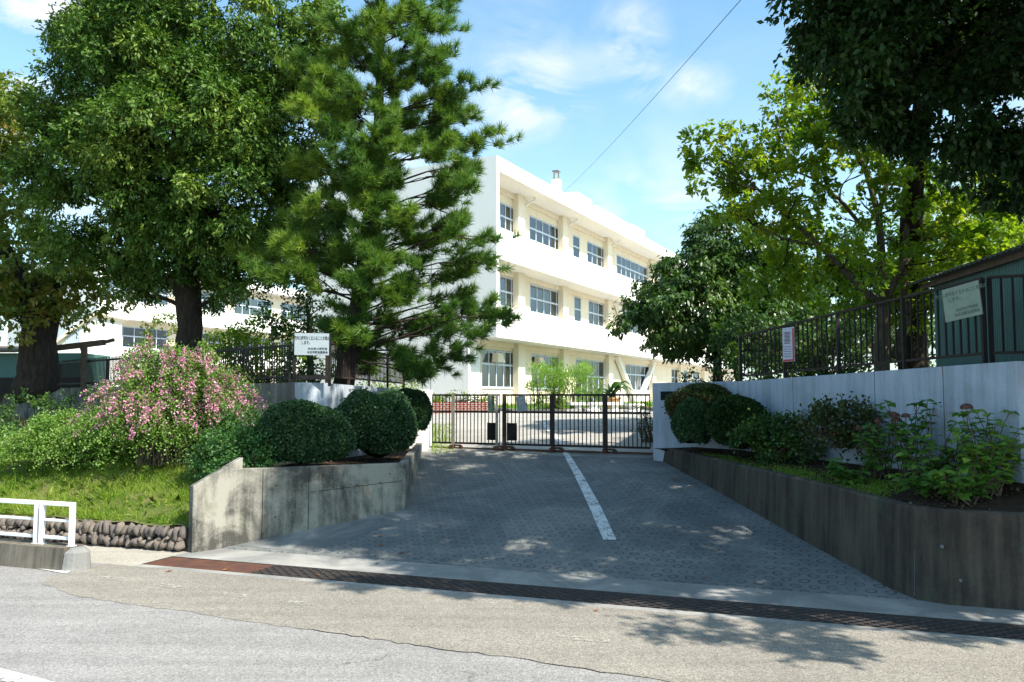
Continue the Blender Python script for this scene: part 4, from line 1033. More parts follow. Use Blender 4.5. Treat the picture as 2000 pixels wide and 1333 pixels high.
# long white slab bench
m = MB(); a = at(1112, 797, 34.8); c = at(1215, 791, 35.2); m.bar((a.x, a.y, 2.28), (c.x, c.y, 2.28), .5, .12)
for f in (.15, .5, .85):
    p = Vector((a.x, a.y, 0)).lerp(Vector((c.x, c.y, 0)), f); m.box((p.x, p.y, 2.1), (.3, .3, .32))
o = m.build('stone_bench', M['plaster_w']); tag(o, 'long white slab bench before the school garden', 'bench')
# orange planter with a banana like plant: pot here, leaves with the plants
p = at(1196, 775, 37.5); m = MB(); vs = []; n = 16
for r, z in ((.26, 2.0), (.36, 2.45), (.40, 2.47), (.40, 2.55), (.33, 2.55)):
    for k in range(n): vs.append(Vector((p.x + r * math.cos(2 * math.pi * k / n), p.y + r * math.sin(2 * math.pi * k / n), z)))
m.mesh(vs, [(i * n + k, i * n + (k + 1) % n, (i + 1) * n + (k + 1) % n, (i + 1) * n + k) for i in range(4) for k in range(n)] + [tuple(range(4 * n, 5 * n))])
BAN = Vector((p.x, p.y, 2.55)); o = m.build('plant_pot', M['orange'], org=(p.x, p.y, 2.0)); tag(o, 'large orange pot under the broad leaved plant by the school wall', 'plant pot')
# window boxes and a bright basin by the first window
q = fm.P(fm.L(940, .9) + .5, .9, 2.0); m = MB(); m.box((q.x, q.y, 2.3), (1.6, .5, .1), math.radians(63)); m.box((q.x, q.y, 2.12), (1.2, .3, .26), math.radians(63)); o = m.build('flower_bench', M['plaster_w']); tag(o, 'white flower bench under the first ground floor window', 'bench')

# parked car, mostly hidden by the right wall
def car():
    c0 = at(1592, 735, 31.0); cx, cy = c0.x, 31.0; z0 = 1.95
    o = thing('parked_car', 'pale blue parked car, just its roof and windows showing over the right wall', 'car', (cx, cy, z0))
    prof = [(-2.0, .3), (-2.05, .62), (-1.95, .85), (-1.1, .97), (-.55, 1.42), (.1, 1.50), (.95, 1.46), (1.55, 1.02), (2.0, .95), (2.05, .6), (2.0, .3)]
    m = MB(); n = len(prof)
    sec = []
    for y, k in ((-.82, .0), (-.70, 1.0), (.70, 1.0), (.82, .0)):
        row = []
        for x, z in prof:
            zz = z if k else min(z, .92); row.append(Vector((cx + x, cy + y, z0 + zz)))
        sec.append(row)
    for i in range(3):
        for j in range(n): m.face([sec[i][j], sec[i][(j + 1) % n], sec[i + 1][(j + 1) % n], sec[i + 1][j]])
    m.face(sec[0][::-1]); m.face(sec[3]); m.build('body', M['carpaint'], o, bevel=.03)
    m = MB()
    m.face([(cx - 1.02, cy - .66, z0 + 1.03), (cx - 1.02, cy + .66, z0 + 1.03), (cx - .60, cy + .62, z0 + 1.405), (cx - .60, cy - .62, z0 + 1.405)])
    m.face([(cx - .9, cy - .795, z0 + .97), (cx + 1.4, cy - .795, z0 + .97), (cx + .95, cy - .725, z0 + 1.38), (cx - .5, cy - .725, z0 + 1.38)]); m.build('windscreen', M['plaque'], o)
    for x in (-1.25, 1.25):
        for y in (-.8, .8):
            m = MB(); m.tube([(cx + x, cy + y - .09, z0 + .3), (cx + x, cy + y + .09, z0 + .3)], .3, 18); w = m.build('wheel', M['tyre'], o)
            m = MB(); m.tube([(cx + x, cy + y * 1.12 - .02, z0 + .3), (cx + x, cy + y * 1.12 + .02, z0 + .3)], .17, 12); m.build('rim', M['steel'], w)
    for y in (-.6, .6):
        m = MB(); m.box((cx - 2.04, cy + y, z0 + .7), (.06, .3, .14)); m.build('headlight', M['signshaded'], o)
        m = MB(); m.box((cx + 2.04, cy + y, z0 + .75), (.06, .25, .16)); m.build('tail_light', M['lamp_red'], o)
car()
# overhead cable
a = at(1600, -175, 9.0); c = fm.P(fm.L(1097, .5), .5, 14.1); m = MB(); pts = []
for i in range(41):
    f = i / 40; p = a.lerp(c, f); p.z -= .5 * 4 * f * (1 - f) * .35; pts.append(p)
m.tube(pts, .0055, 5); o = m.build('overhead_cable', M['black']); tag(o, 'single thin cable running from the school roof across the sky', 'cable')

# ---------------------------------------------------------------- vegetation
def unit(v): return v / np.maximum(np.linalg.norm(v, axis=-1, keepdims=True), 1e-9)
def rdir(rg, n): return unit(rg.normal(size=(n, 3)))
def leaf_quads(pos, axis, nrm, L, W):
    """diamond leaves: base, side, tip, side"""
    side = unit(np.cross(axis, nrm)) * W[:, None]; ax = axis * L[:, None]; n2 = unit(np.cross(side, axis)) * (W * .35)[:, None]
    return np.stack([pos, pos + ax * .45 + side + n2, pos + ax, pos + ax * .45 - side + n2], axis=1).reshape(-1, 3)
def sprays_on_blobs(rg, blobs, dens, clump=.55, inner=.35, flat=.8):
    """blobs (x,y,z,r) -> clumps on their shells -> spray centres and outward directions"""
    C = []; D = []; T = []
    B = np.array([[*b[:3], b[3]] for b in blobs], float)
    for b in B:
        n = max(3, int(dens * b[3] ** 2)); d = rdir(rg, n); r = b[3] * (1 - inner * rg.random(n) ** 2) 
        p = b[:3] + d * r[:, None] * np.array([1, 1, flat])
        dist = np.linalg.norm(p[:, None, :] - B[None, :, :3], axis=2) / B[None, :, 3]
        keep = (dist < .62).sum(1) == 0
        C.append(p[keep]); D.append(d[keep])
    C = np.concatenate(C); D = np.concatenate(D)
    return C, D
def foliage(rg, blobs, dens=14, clump_r=.5, sprays=14, per=9, L=.15, W=.035, droop=.35, spread=.25, inner=.35, flat=.85, tonebias=0.0, upn=.8):
    cc, cd = sprays_on_blobs(rg, blobs, dens, inner=inner, flat=flat)
    n = len(cc); cr = clump_r * (.6 + .8 * rg.random(n)); ct = rg.normal(0, .16, n)
    # sprays on each clump, more towards the outside and the top
    d = unit(rdir(rg, n * sprays).reshape(n, sprays, 3) + cd[:, None, :] * .7 + np.array([0, 0, .35]))
    sp = cc[:, None, :] + d * (cr[:, None] * (.45 + .6 * rg.random((n, sprays))))[:, :, None] * np.array([1, 1, .7])
    sp = sp.reshape(-1, 3); d = d.reshape(-1, 3); m = len(sp)
    sd = unit(d + rg.normal(0, .45, (m, 3)) + np.array([0, 0, -droop]))
    s = rg.random((m, per)) * spread
    pos = sp[:, None, :] + sd[:, None, :] * s[:, :, None] + rg.normal(0, spread * .16, (m, per, 3))
    ax = unit(sd[:, None, :] * .7 + rg.normal(0, .55, (m, per, 3)) + np.array([0, 0, -droop * .8]))
    nr = unit(rg.normal(0, .55, (m, per, 3)) + np.array([0, 0, upn]) + d[:, None, :] * .5)
    k = m * per; LL = L * (.7 + .6 * rg.random(k)); WW = W * (.7 + .6 * rg.random(k))
    tone = np.repeat(np.repeat(ct, sprays) + rg.normal(0, .08, m), per) + rg.normal(0, .13, k) + .45 + tonebias
    return leaf_quads(pos.reshape(-1, 3), ax.reshape(-1, 3), nr.reshape(-1, 3), LL, WW), np.clip(tone, 0, 1), sp
def curve(a, c, n=7, sag=0.0, wob=.08, rr=None):
    a = Vector(a); c = Vector(c); L = (c - a).length; pts = []
    o1 = Vector((rr.uniform(-1, 1), rr.uniform(-1, 1), rr.uniform(-1, 1))) * wob * L; o2 = Vector((rr.uniform(-1, 1), rr.uniform(-1, 1), rr.uniform(-1, 1))) * wob * L
    for i in range(n + 1):
        f = i / n; p = a.lerp(c, f) + o1 * math.sin(math.pi * f) + o2 * math.sin(2 * math.pi * f) * .5; p.z += sag * L * math.sin(math.pi * f); pts.append(p)
    return pts
def tree(name, label, cat, base, trunkpts, trad, blobs, mat, barkm, seed, group=None, limbs=True, limbr=.07, sub=3, **kw):
    rg = np.random.default_rng(seed); rr = random.Random(seed)
    o = thing(name, label, cat, tuple(base), group)
    m = MB(); pts = [Vector(p) for p in trunkpts]
    # smooth the trunk
    sm_ = []; rs_ = []
    for i in range(len(pts) - 1):
        for k in range(5):
            f = k / 5; sm_.append(pts[i].lerp(pts[i + 1], f) + Vector((rr.uniform(-1, 1), rr.uniform(-1, 1), 0)) * trad[i] * .08); rs_.append(trad[i] * (1 - f) + trad[i + 1] * f)
    sm_.append(pts[-1]); rs_.append(trad[-1])
    m.tube(sm_, rs_, 14)
    if limbs:
        for b in blobs:
            c = Vector(b[:3])
            # leave the trunk at the nearest point that lies below the target
            best = min(range(len(sm_)), key=lambda i: (sm_[i] - c).length + (6 * max(0, sm_[i].z - (c.z - .35 * (c - sm_[i]).length))))
            s = sm_[best]; L = (c - s).length
            if L < .3: continue
            r0 = min(rs_[best] * .65, limbr * (0.5 + L * .22)); P = curve(s, c, 8, .04, .09, rr); m.tube(P, [r0 * (1 - i / 8 * .75) for i in range(9)], 7)
            for k in range(sub):
                i = rr.randint(3, 8); d = Vector((rr.uniform(-1, 1), rr.uniform(-1, 1), rr.uniform(-.2, 1))).normalized() * b[3] * rr.uniform(.6, .95)
                Q = curve(P[i], c + d, 5, .0, .1, rr); m.tube(Q, [r0 * .35 * (1 - j / 5 * .8) for j in range(6)], 5)
    m.build('trunk', barkm, o, smooth=True)
    V, T, sp = foliage(rg, blobs, **kw)
    np_mesh('crown', V, 4, mat, T, o)
    return o
def B(px, py, Y, r): p = at(px, py, Y); return (p.x, p.y, p.z, r)

# the big evergreen with the dense crown
tb = at(371, 745, 21.5); base = Vector((tb.x, tb.y, 2.7))
blobs = [B(370, 70, 21.5, 2.3), B(240, 160, 21.3, 1.5), B(500, 120, 21.5, 1.8), B(360, 290, 20.6, 2.2), B(150, 320, 21.5, 1.0), B(230, 420, 21, 1.4), B(440, 400, 20.5, 1.7), B(560, 260, 21, 1.2), B(330, 470, 21.5, 1.3),
         B(470, 490, 21, 1.1), B(190, 490, 21.5, .8), B(590, 60, 21.5, 1.1), B(370, -140, 21.5, 2.3), B(160, 120, 22, .6), B(640, 120, 22, .6), B(105, 220, 21.5, .6), B(85, 350, 21.8, .55), B(130, 450, 21.8, .6),
         B(560, 450, 21, .8), B(420, 545, 21.5, .5), B(275, 545, 21.5, .5), B(510, 550, 21.5, .4), B(350, 200, 23.2, 2.2), B(590, 370, 21.6, .9), B(240, 290, 20.2, 1.1), B(470, 250, 20.0, 1.2), B(310, 130, 20.2, 1.3), B(225, 540, 22, .4), B(590, 450, 22, .6), B(190, 30, 21.5, .9), B(130, 30, 21.6, .4)]
tree('broadleaf_tree', 'huge dense dark green broadleaf tree filling the upper left, its trunk behind the bar fence', 'tree', base,
     [base - Vector((0, 0, .1)), at(371, 640, 21.5), at(366, 560, 21.5), at(350, 430, 21.5), at(350, 250, 21.5), at(350, 60, 21.5)], [.40, .31, .34, .27, .2, .1], blobs, M['L_camphor'], M['bark'], 1,
     dens=13, clump_r=.62, sprays=48, per=12, L=.135, W=.029, droop=.45, spread=.26, limbr=.07, upn=.9)
# yellowing tree at the far left
base = at(70, 762, 24.0)
blobs = [B(-60, 250, 26, 1.5), B(20, 230, 26, 1.0), B(10, 340, 26, 1.1), B(-30, 430, 25.5, 1.4), B(60, 520, 24.5, 1.0), B(10, 540, 24, 1.2), B(130, 550, 24, .8), B(190, 590, 24, .6), B(20, 620, 23.5, .7), B(-80, 560, 24, 1.5), B(110, 610, 24, .55), B(-60, 150, 26, .6)]
tree('yellowing_tree', 'spreading tree with yellowing leaves at the left edge, on a wide forked dark trunk', 'tree', (base.x, base.y, 2.65),
     [Vector((base.x, base.y, 2.6)), at(75, 680, 24), at(72, 600, 24), at(40, 540, 24), at(-10, 460, 24.5), at(-40, 300, 25.5)], [.62, .5, .42, .26, .18, .1], blobs, M['L_autumn'], M['bark'], 2,
     dens=20, clump_r=.5, sprays=13, per=9, L=.18, W=.05, droop=.4, limbr=.07, tonebias=-.05)
m = MB(); m.tube([at(85, 690, 24), at(100, 640, 24.1), at(115, 560, 24.2), at(110, 480, 24.3)], [.3, .2, .15, .1], 10); m.build('limb', M['bark'], bpy.data.objects['yellowing_tree'], smooth=True)

# pine
def pine():
    rg = np.random.default_rng(5); rr = random.Random(5); D = 19.3
    base = at(668, 745, D); o = thing('pine_tree', 'tall leaning pine with bristly bright green needle tufts left of the school', 'tree', (base.x, base.y, 2.7))
    tp = [Vector((base.x, base.y, 2.6)), at(690, 640, D), at(706, 560, D), at(716, 470, D), at(728, 380, D), at(738, 280, D), at(742, 160, D), at(745, 40, D), at(748, -80, D)]
    tr = [.26, .20, .185, .17, .15, .125, .10, .07, .03]; m = MB(); m.tube(tp, tr, 12)
    pads = [(505, 465), (540, 475), (575, 488), (497, 515), (532, 528), (568, 542), (600, 548), (600, 450), (565, 322), (598, 335), (630, 325), (605, 395), (632, 410), (660, 432), (645, 262), (615, 240), (600, 180), (575, 150), (640, 160), (655, 215), (680, 250),
            (645, 110), (695, 55), (735, 20), (768, 60), (805, 30), (842, 22), (868, 45), (850, 85), (795, 95), (738, 100), (700, 130), (765, 145), (820, 150), (856, 140), (722, 185), (775, 200), (815, 205), (700, 235), (750, 250), (885, 185), (912, 185), (925, 225), (885, 235), (935, 275), (962, 300), (905, 285), (868, 270),
            (935, 325), (885, 335), (905, 372), (855, 300), (700, 305), (735, 315), (665, 305), (685, 350), (710, 365), (650, 360), (868, 385), (840, 372), (895, 372), (745, 345),
            (935, 452), (900, 462), (858, 448), (815, 468), (770, 462), (730, 475), (775, 440), (700, 510), (665, 500), (745, 520), (800, 510), (845, 505), (885, 535), (920, 515), (908, 582), (945, 578), (958, 612), (925, 620), (872, 585), (830, 565), (785, 560), (700, 565), (735, 555),
            (868, 638), (900, 648), (848, 690), (872, 702), (805, 705), (765, 700), (725, 690), (690, 665), (655, 655), (725, 722), (785, 728), (690, 695), (830, 722), (655, 545), (800, 625), (835, 640), (750, 620), (865, 10), (690, 5), (750, -40), (810, -40), (640, 60), (715, 415), (738, 60, 1), (745, 150, 1), (735, 215, 1), (748, 275, 1), (725, 300, 1), (735, 355, 1), (715, 395, 1), (730, 430, 1), (712, 480, 1), (722, 525, 1), (700, 585, 1), (712, 640, 1), (690, 615, 1), (745, 395, 1), (785, 330, 1), (800, 255), (830, 265), (780, 290), (765, 520, 1), (760, 585, 1)]
    tufts = []; tdirs = []; shade = []
    pads = [p for k_, p in enumerate(pads) if not (p[0] > 770 and p[1] > 60 and len(p) == 2 and k_ % 7 == 3)]
    for i, (x, y, *fr0) in enumerate(pads):
        if y < 260: x = 742 + (x - 742) * .9
        fx = x - np.interp(y, [0, 280, 640, 745], [745, 738, 690, 668]); dep = D + rr.uniform(-1.5, 1.3) * (1 - min(1, abs(fx) / 330) * .6)
        if fr0: dep = D - rr.uniform(.6, 1.1)
        c = at(x + rr.uniform(-11, 11), y + rr.uniform(-14, 14), dep); br = at(np.interp(y + 55, [0, 280, 640, 745], [745, 738, 690, 668]), min(y + 35 + abs(fx) * .08, 700), D)
        P = curve(br, c, 6, .03, .07, rr); L = (c - br).length; m.tube(P, [(.012 + .007 * L) * (1 - j / 6 * .75) for j in range(7)], 6)
        out = np.array((c - br).normalized()); nb = rr.randint(4, 6); ps = []; ds = []
        for kb in range(nb):      # every bough forks into shoots that carry the tufts
            e = Vector((rr.gauss(0, .26), rr.gauss(0, .3), rr.gauss(.02, .17))) + Vector(out) * rr.uniform(-.15, .42)
            Q = curve(P[rr.randint(3, 5)], c + e, 5, -.04, .1, rr); m.tube(Q, [.014, .012, .01, .008, .006, .005], 4, cap=False)
            dv = np.array((Q[5] - Q[3]).normalized()); nt = rr.randint(5, 9)
            for kt in range(nt):
                f = 1 - .5 * rr.random() ** 1.3; qi = min(4, int(f * 5)); base_pt = np.array(Q[qi].lerp(Q[qi + 1], f * 5 - qi)); ps.append(base_pt + rg.normal(0, .075, 3) * np.array([1, 1, .6])); ds.append(dv * .9 + np.array([0, 0, .55]) + rg.normal(0, .35, 3))
        p = np.array(ps); n = len(p)
        tufts.append(p); tdirs.append(unit(np.array(ds))); shade.append(np.full(n, rr.uniform(-.2, .2) + (.16 if x < 640 else 0) - (.10 if y > 560 else 0)))  # left pads lighter as if sunlit, low pads darker as if shaded
        for k in range(0, n, 6): m.tube([P[5], Vector(p[k])], [.009, .004], 4, cap=False)
    m.build('trunk', M['bark_pine'], o, smooth=True)
    T = np.concatenate(tufts); Dn = np.concatenate(tdirs); S = np.concatenate(shade); n = len(T); per = 64
    base_ = T[:, None, :] + Dn[:, None, :] * (rg.random((n, per)) * .16 - .08)[:, :, None]
    nd = unit(rdir(rg, n * per).reshape(n, per, 3) * .85 + Dn[:, None, :] * .75)
    L = .18 + .09 * rg.random((n, per)); tip = base_ + nd * L[:, :, None]
    side = unit(np.cross(nd, rdir(rg, n * per).reshape(n, per, 3))) * .0085
    V = np.stack([base_ - side, base_ + side, tip], axis=2).reshape(-1, 3)
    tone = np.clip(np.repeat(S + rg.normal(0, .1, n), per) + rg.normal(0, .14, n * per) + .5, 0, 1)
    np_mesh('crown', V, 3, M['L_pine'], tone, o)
pine()

# small trees and shrubs behind the left fence
def bush(name, label, cat, blobs, mat, seed, group=None, core=False, **kw):
    rg = np.random.default_rng(seed); V, T, sp = foliage(rg, blobs, **kw)
    zmin = min(b[2] - b[3] * .9 for b in blobs); cx = sum(b[0] for b in blobs) / len(blobs); cy = sum(b[1] for b in blobs) / len(blobs)
    o = thing(name, label, cat, (cx, cy, zmin), group); np_mesh('foliage', V, 4, mat, T, o)
    rr = random.Random(seed); m = MB()
    for b in blobs:
        for k in range(4):
            P = curve((cx + rr.uniform(-.2, .2), cy + rr.uniform(-.1, .1), zmin - .05), (b[0] + rr.uniform(-.5, .5) * b[3], b[1] + rr.uniform(-.5, .5) * b[3], b[2] + rr.uniform(-.2, .6) * b[3]), 5, .05, .08, rr); m.tube(P, [.022, .02, .017, .013, .009, .005], 5)
    m.build('stems', M['twig'], o)
    return o
base = at(608, 700, 20.8)
tree('small_tree', 'small broadleaf tree with sunlit right side behind the notice board', 'tree', (base.x, base.y, 2.7), [Vector((base.x, base.y, 2.65)), at(606, 650, 20.8), at(600, 600, 20.8)], [.09, .07, .04],
     [B(600, 610, 20.8, .55), B(570, 600, 20.6, .4), B(635, 600, 20.8, .45), B(645, 640, 20.6, .45), B(575, 650, 20.9, .4), B(610, 670, 20.8, .5), B(540, 640, 21, .3), B(620, 570, 21, .3), B(590, 700, 20.8, .5)], M['L_mid'], M['bark'], 7, dens=22, clump_r=.22, sprays=12, per=8, L=.09, W=.03, limbr=.03)
bush('green_shrub', 'bright green leafy shrub row above the bar fence left of the notice board', 'shrub', [B(480, 665, 24, .6), B(520, 655, 24, .65), B(455, 690, 24, .6), B(550, 680, 24, .5), B(500, 700, 23.6, .7), B(560, 715, 23.4, .6), B(430, 715, 23.6, .6), B(600, 725, 22.5, .5), B(460, 725, 23, .5), B(515, 728, 23, .5)], M['L_lime'], 8, dens=18, clump_r=.3, sprays=12, per=7, L=.11, W=.038, tonebias=-.05)
bush('rounded_shrub', 'yellowish rounded shrub in front of the far wing, left of the thick trunk', 'shrub', [B(330, 665, 33, .9), B(305, 690, 33, .7), B(350, 690, 33, .9), B(325, 715, 33, .9), B(285, 705, 33.3, .5)], M['L_autumn'], 9, dens=16, clump_r=.35, sprays=12, per=8, L=.12, W=.04, droop=.2, tonebias=-.12)
bush('rounded_shrub', 'yellowish shrub in front of the far wing, right of the thick trunk', 'shrub', [B(405, 672, 33, .7), B(412, 695, 33, .8), B(398, 720, 33, .8)], M['L_autumn'], 10, dens=16, clump_r=.35, sprays=12, per=8, L=.12, W=.04, droop=.2, tonebias=-.12)
bush('round_shrub', 'low yellow green shrub behind the pine beside the school end wall', 'shrub', [B(765, 752, 26, .5), B(740, 745, 26, .45), B(785, 765, 26, .4), B(755, 775, 26, .5)], M['L_lime'], 12, dens=22, clump_r=.2, sprays=12, per=7, L=.08, W=.03)
bush('dark_shrub', 'dark shrub growing between the fence foot and the pine', 'shrub', [B(575, 738, 19.2, .3), B(610, 735, 19.2, .3), B(545, 738, 19.6, .28), B(640, 738, 19.2, .25)], M['L_dark'], 13, dens=30, clump_r=.16, sprays=12, per=7, L=.07, W=.025)

# clipped hedges
def clipped(name, label, c, rad, n, mat, seed, group=None, L=.055, W=.021, rough=.085, extra=None):
    rg = np.random.default_rng(seed); c = np.array(c); rad = np.array(rad)
    ph = rg.random((7, 3)) * 6.28; fr_ = rg.normal(0, 2.6, (7, 3))
    def lump(d): return 1 + rough * sum(np.sin(d @ fr_[k] + ph[k, 0]) for k in range(7)) / 2.2
    d = rdir(rg, n); d[:, 2] = np.where(d[:, 2] < -.75, -d[:, 2], d[:, 2]); d = unit(d)
    r = lump(d) * (1 - .10 * rg.random(n) ** 1.6 + .02 * rg.random(n))
    ks = n // 35; r[:ks] *= 1.0 + .12 * rg.random(ks)
    p = c + d * rad * r[:, None]; nrm = unit(d / rad)
    ax = unit(nrm * .7 + rg.normal(0, .75, (n, 3)) + np.array([0, 0, .2])); nr = unit(rg.normal(0, .6, (n, 3)) + nrm * .6 + np.array([0, 0, .4]))
    V = leaf_quads(p, ax, nr, L * (.7 + .6 * rg.random(n)), W * (.7 + .6 * rg.random(n)))
    patch = sum(np.sin(d @ fr_[k] * 1.8 + ph[k, 1]) for k in range(7)) * .06
    tone = np.clip(.45 + patch + rg.normal(0, .16, n), 0, 1)
    # sparse stray shoots
    o = thing(name, label, 'hedge bush', (c[0], c[1], c[2] - rad[2]), group); np_mesh('foliage', V, 4, mat, tone, o)
    m = MB(); NU, NV = 28, 16
    for i in range(NV + 1):
        th = math.pi * i / NV
        for j in range(NU):
            q = 2 * math.pi * j / NU; dd = np.array([math.sin(th) * math.cos(q), math.sin(th) * math.sin(q), math.cos(th)]); m.v.append(tuple(c + dd * rad * .90 * lump(dd[None])[0]))
    for i in range(NV):
        for j in range(NU): m.f.append((i * NU + j, (i + 1) * NU + j, (i + 1) * NU + (j + 1) % NU, i * NU + (j + 1) % NU)); m.mi.append(0)
    m.build('dark_core', M['core'], o, smooth=True)  # closed dark shell under the leaves, painted as the hedge's inner shade
    return o
G1 = 'clipped round hedges in the bed left of the driveway'; G2 = 'clipped hedges in the bed right of the driveway'
clipped('clipped_hedge', 'broad clipped dark green hedge nearest the road in the left bed', at(596, 852, 15.9), (.90, .6, .62), 26000, M['L_box'], 31, G1)
clipped('clipped_hedge', 'tall round clipped hedge in the middle of the left bed', at(734, 826, 17.6), (.83, .75, .72), 26000, M['L_box'], 32, G1)
clipped('clipped_hedge', 'smaller clipped hedge against the left gate pillar', at(803, 806, 19.6), (.46, .5, .56), 15000, M['L_box'], 33, G1)
clipped('clipped_hedge', 'clipped domed hedge with reddish left side below the name plate', at(1372, 795, 18.0), (.74, .5, .5), 22000, M['L_boxred'], 34, G2, rough=.07)
clipped('clipped_hedge', 'dark clipped hedge in front of the domed one by the gate wall', at(1352, 828, 17.5), (.36, .4, .50), 13000, M['L_box'], 35, G2, rough=.08)
clipped('clipped_hedge', 'greyish green rounded hedge third from the gate in the right bed', at(1440, 828, 16.7), (.58, .45, .52), 20000, M['L_dark'], 36, G2, rough=.09)
bush('loose_shrub', 'loose green shrub fourth from the gate in the right bed', 'shrub', [B(1485, 855, 15.9, .2), B(1515, 850, 15.6, .2), B(1548, 850, 15.3, .2), B(1500, 875, 15.6, .2), B(1565, 868, 15.2, .15), B(1470, 870, 15.9, .2)], M['L_mid'], 37, dens=190, clump_r=.11, sprays=14, per=9, L=.07, W=.026, droop=.1)
bush('azalea', 'flat topped azalea with reddish tips and bare stems between hedges and hydrangeas', 'shrub', [B(1600, 830, 14.4, .15), B(1630, 820, 14.2, .16), B(1662, 818, 14.0, .16), B(1690, 832, 14.0, .13), B(1605, 855, 14.3, .1), B(1650, 855, 14.1, .12), B(1685, 860, 13.8, .1)], M['L_boxred'], 38, dens=190, clump_r=.11, sprays=14, per=9, L=.07, W=.026, droop=.0)
bush('garden_shrub', 'round dark shrub just behind the right end of the gate', 'shrub', [B(1262, 806, 22.3, .3), B(1255, 830, 22.3, .25), B(1270, 850, 22.3, .25)], M['L_dark'], 39, dens=50, clump_r=.12, sprays=12, per=8, L=.05, W=.02)

# soft shrub spilling between the clover and the hedge
bush('soft_shrub', 'soft mid green shrub spilling over the wing wall beside the first hedge', 'shrub', [B(440, 870, 15.6, .3), B(480, 875, 15.3, .26), B(420, 895, 15.6, .28), B(512, 860, 15.9, .25), B(470, 838, 16.2, .3), B(425, 922, 15.2, .2), B(498, 897, 14.9, .12), B(455, 905, 15.0, .2), B(530, 830, 16.4, .22)], M['L_shade'], 41, dens=120, clump_r=.16, sprays=15, per=10, L=.065, W=.021, droop=.3)
bush('blue_green_shrub', 'dark bluish green shrub against the concrete wall at the left edge', 'shrub', [B(10, 830, 20, .6), B(60, 820, 20.5, .5), B(110, 815, 21, .5), B(160, 810, 21, .45), B(-60, 840, 20, .7), B(20, 870, 19, .4)], M['L_mid'], 42, dens=28, clump_r=.22, sprays=12, per=8, L=.08, W=.03)

# bush clover: arching stems with small leaves and pink blossom
def clover(label, c, rx, ry, h, nst, seed, pinkf, leafn=95, tone0=0.0):
    rg = np.random.default_rng(seed); rr = random.Random(seed)
    o = thing('bush_clover', label, 'flowering bush', tuple(c)); m = MB(); LP = []; LA = []; FP_ = []; LT = []
    for i in range(nst):
        a = rr.uniform(0, 2 * math.pi); k = math.sqrt(rr.random()); ex = Vector((math.cos(a) * rx * k, math.sin(a) * ry * k, 0)); hh = h * (1.12 - .62 * k * k) * rr.uniform(.58, 1.14); dr = h * (.15 + .45 * k) * rr.uniform(.4, 1)
        c0 = Vector(c) + Vector((rr.uniform(-.35, .35) * rx, rr.uniform(-.2, .2) * ry, 0)); pts = []
        for j in range(11):
            f = j / 10; z = hh * math.sin(min(1, f * 1.35) * math.pi / 2) - dr * max(0, f - .6) ** 1.5 * 3.2
            pts.append(c0 + ex * (f ** 1.35) + Vector((rr.uniform(-.03, .03), rr.uniform(-.03, .03), max(z, .02))))
        if i % 3 == 0: m.tube(pts, [.008 * (1 - j / 13) for j in range(11)], 4, cap=False)
        P = np.array(pts); n = leafn; f = .22 + .78 * rg.random(n); idx = f * 10; i0 = np.minimum(idx.astype(int), 9); q = P[i0] + (P[i0 + 1] - P[i0]) * (idx - i0)[:, None]
        LP.append(q + rg.normal(0, .055, (n, 3))); LT.append(np.full(n, rr.uniform(-.2, .25)) + tone0)
        if rr.random() < pinkf:
            nf = rr.randint(30, 90); f = 1 - rr.uniform(.12, .38) * rg.random(nf) ** 1.2; idx = np.minimum(f * 10, 9.99); i0 = idx.astype(int); q = P[i0] + (P[i0 + 1] - P[i0]) * (idx - i0)[:, None]
            q = q[q[:, 2] > c[2] + h * rr.uniform(.25, .6)]; nf = len(q)
            if nf: FP_.append(q + rg.normal(0, .032, (nf, 3)) + np.array([0, 0, .02]))
    LP = np.concatenate(LP); n = len(LP); LT = np.clip(np.concatenate(LT) + .45 + rg.normal(0, .15, n), 0, 1)
    V = leaf_quads(LP, unit(rg.normal(size=(n, 3)) + np.array([0, 0, -.2])), unit(rg.normal(0, .6, (n, 3)) + np.array([0, 0, .9])), .052 * (.7 + .6 * rg.random(n)), .017 * (.7 + .6 * rg.random(n)))
    m.build('stems', M['twig'], o); np_mesh('foliage', V, 4, M['L_clover'], LT, o)
    if FP_:
        Q = np.concatenate(FP_); n = len(Q); V = leaf_quads(Q, rdir(rg, n), rdir(rg, n), .040 * (.7 + .6 * rg.random(n)), .015 * (.8 + .6 * rg.random(n)))
        np_mesh('blossom', V, 4, M['pink'], np.clip(.5 + rg.normal(0, .3, n), 0, 1), o)
c = at(335, 935, 16.6); clover('large arching bush clover covered in pink blossom on the grass bank', (c.x, c.y, bank_z(2.6)), 1.9, 1.1, 2.12, 520, 51, .72, 105)
c = at(120, 925, 17.2); clover('lower spreading bush clover with few faint blossoms at the left of the bank', (c.x, c.y, bank_z(2.5)), 1.5, .9, .95, 260, 52, .03, 95, .05)
c = at(215, 900, 17.6); clover('middle bush clover mound, plain green, joining the two larger ones', (c.x, c.y, bank_z(3.2)), 1.0, .7, .95, 130, 53, .02, 95, .05)

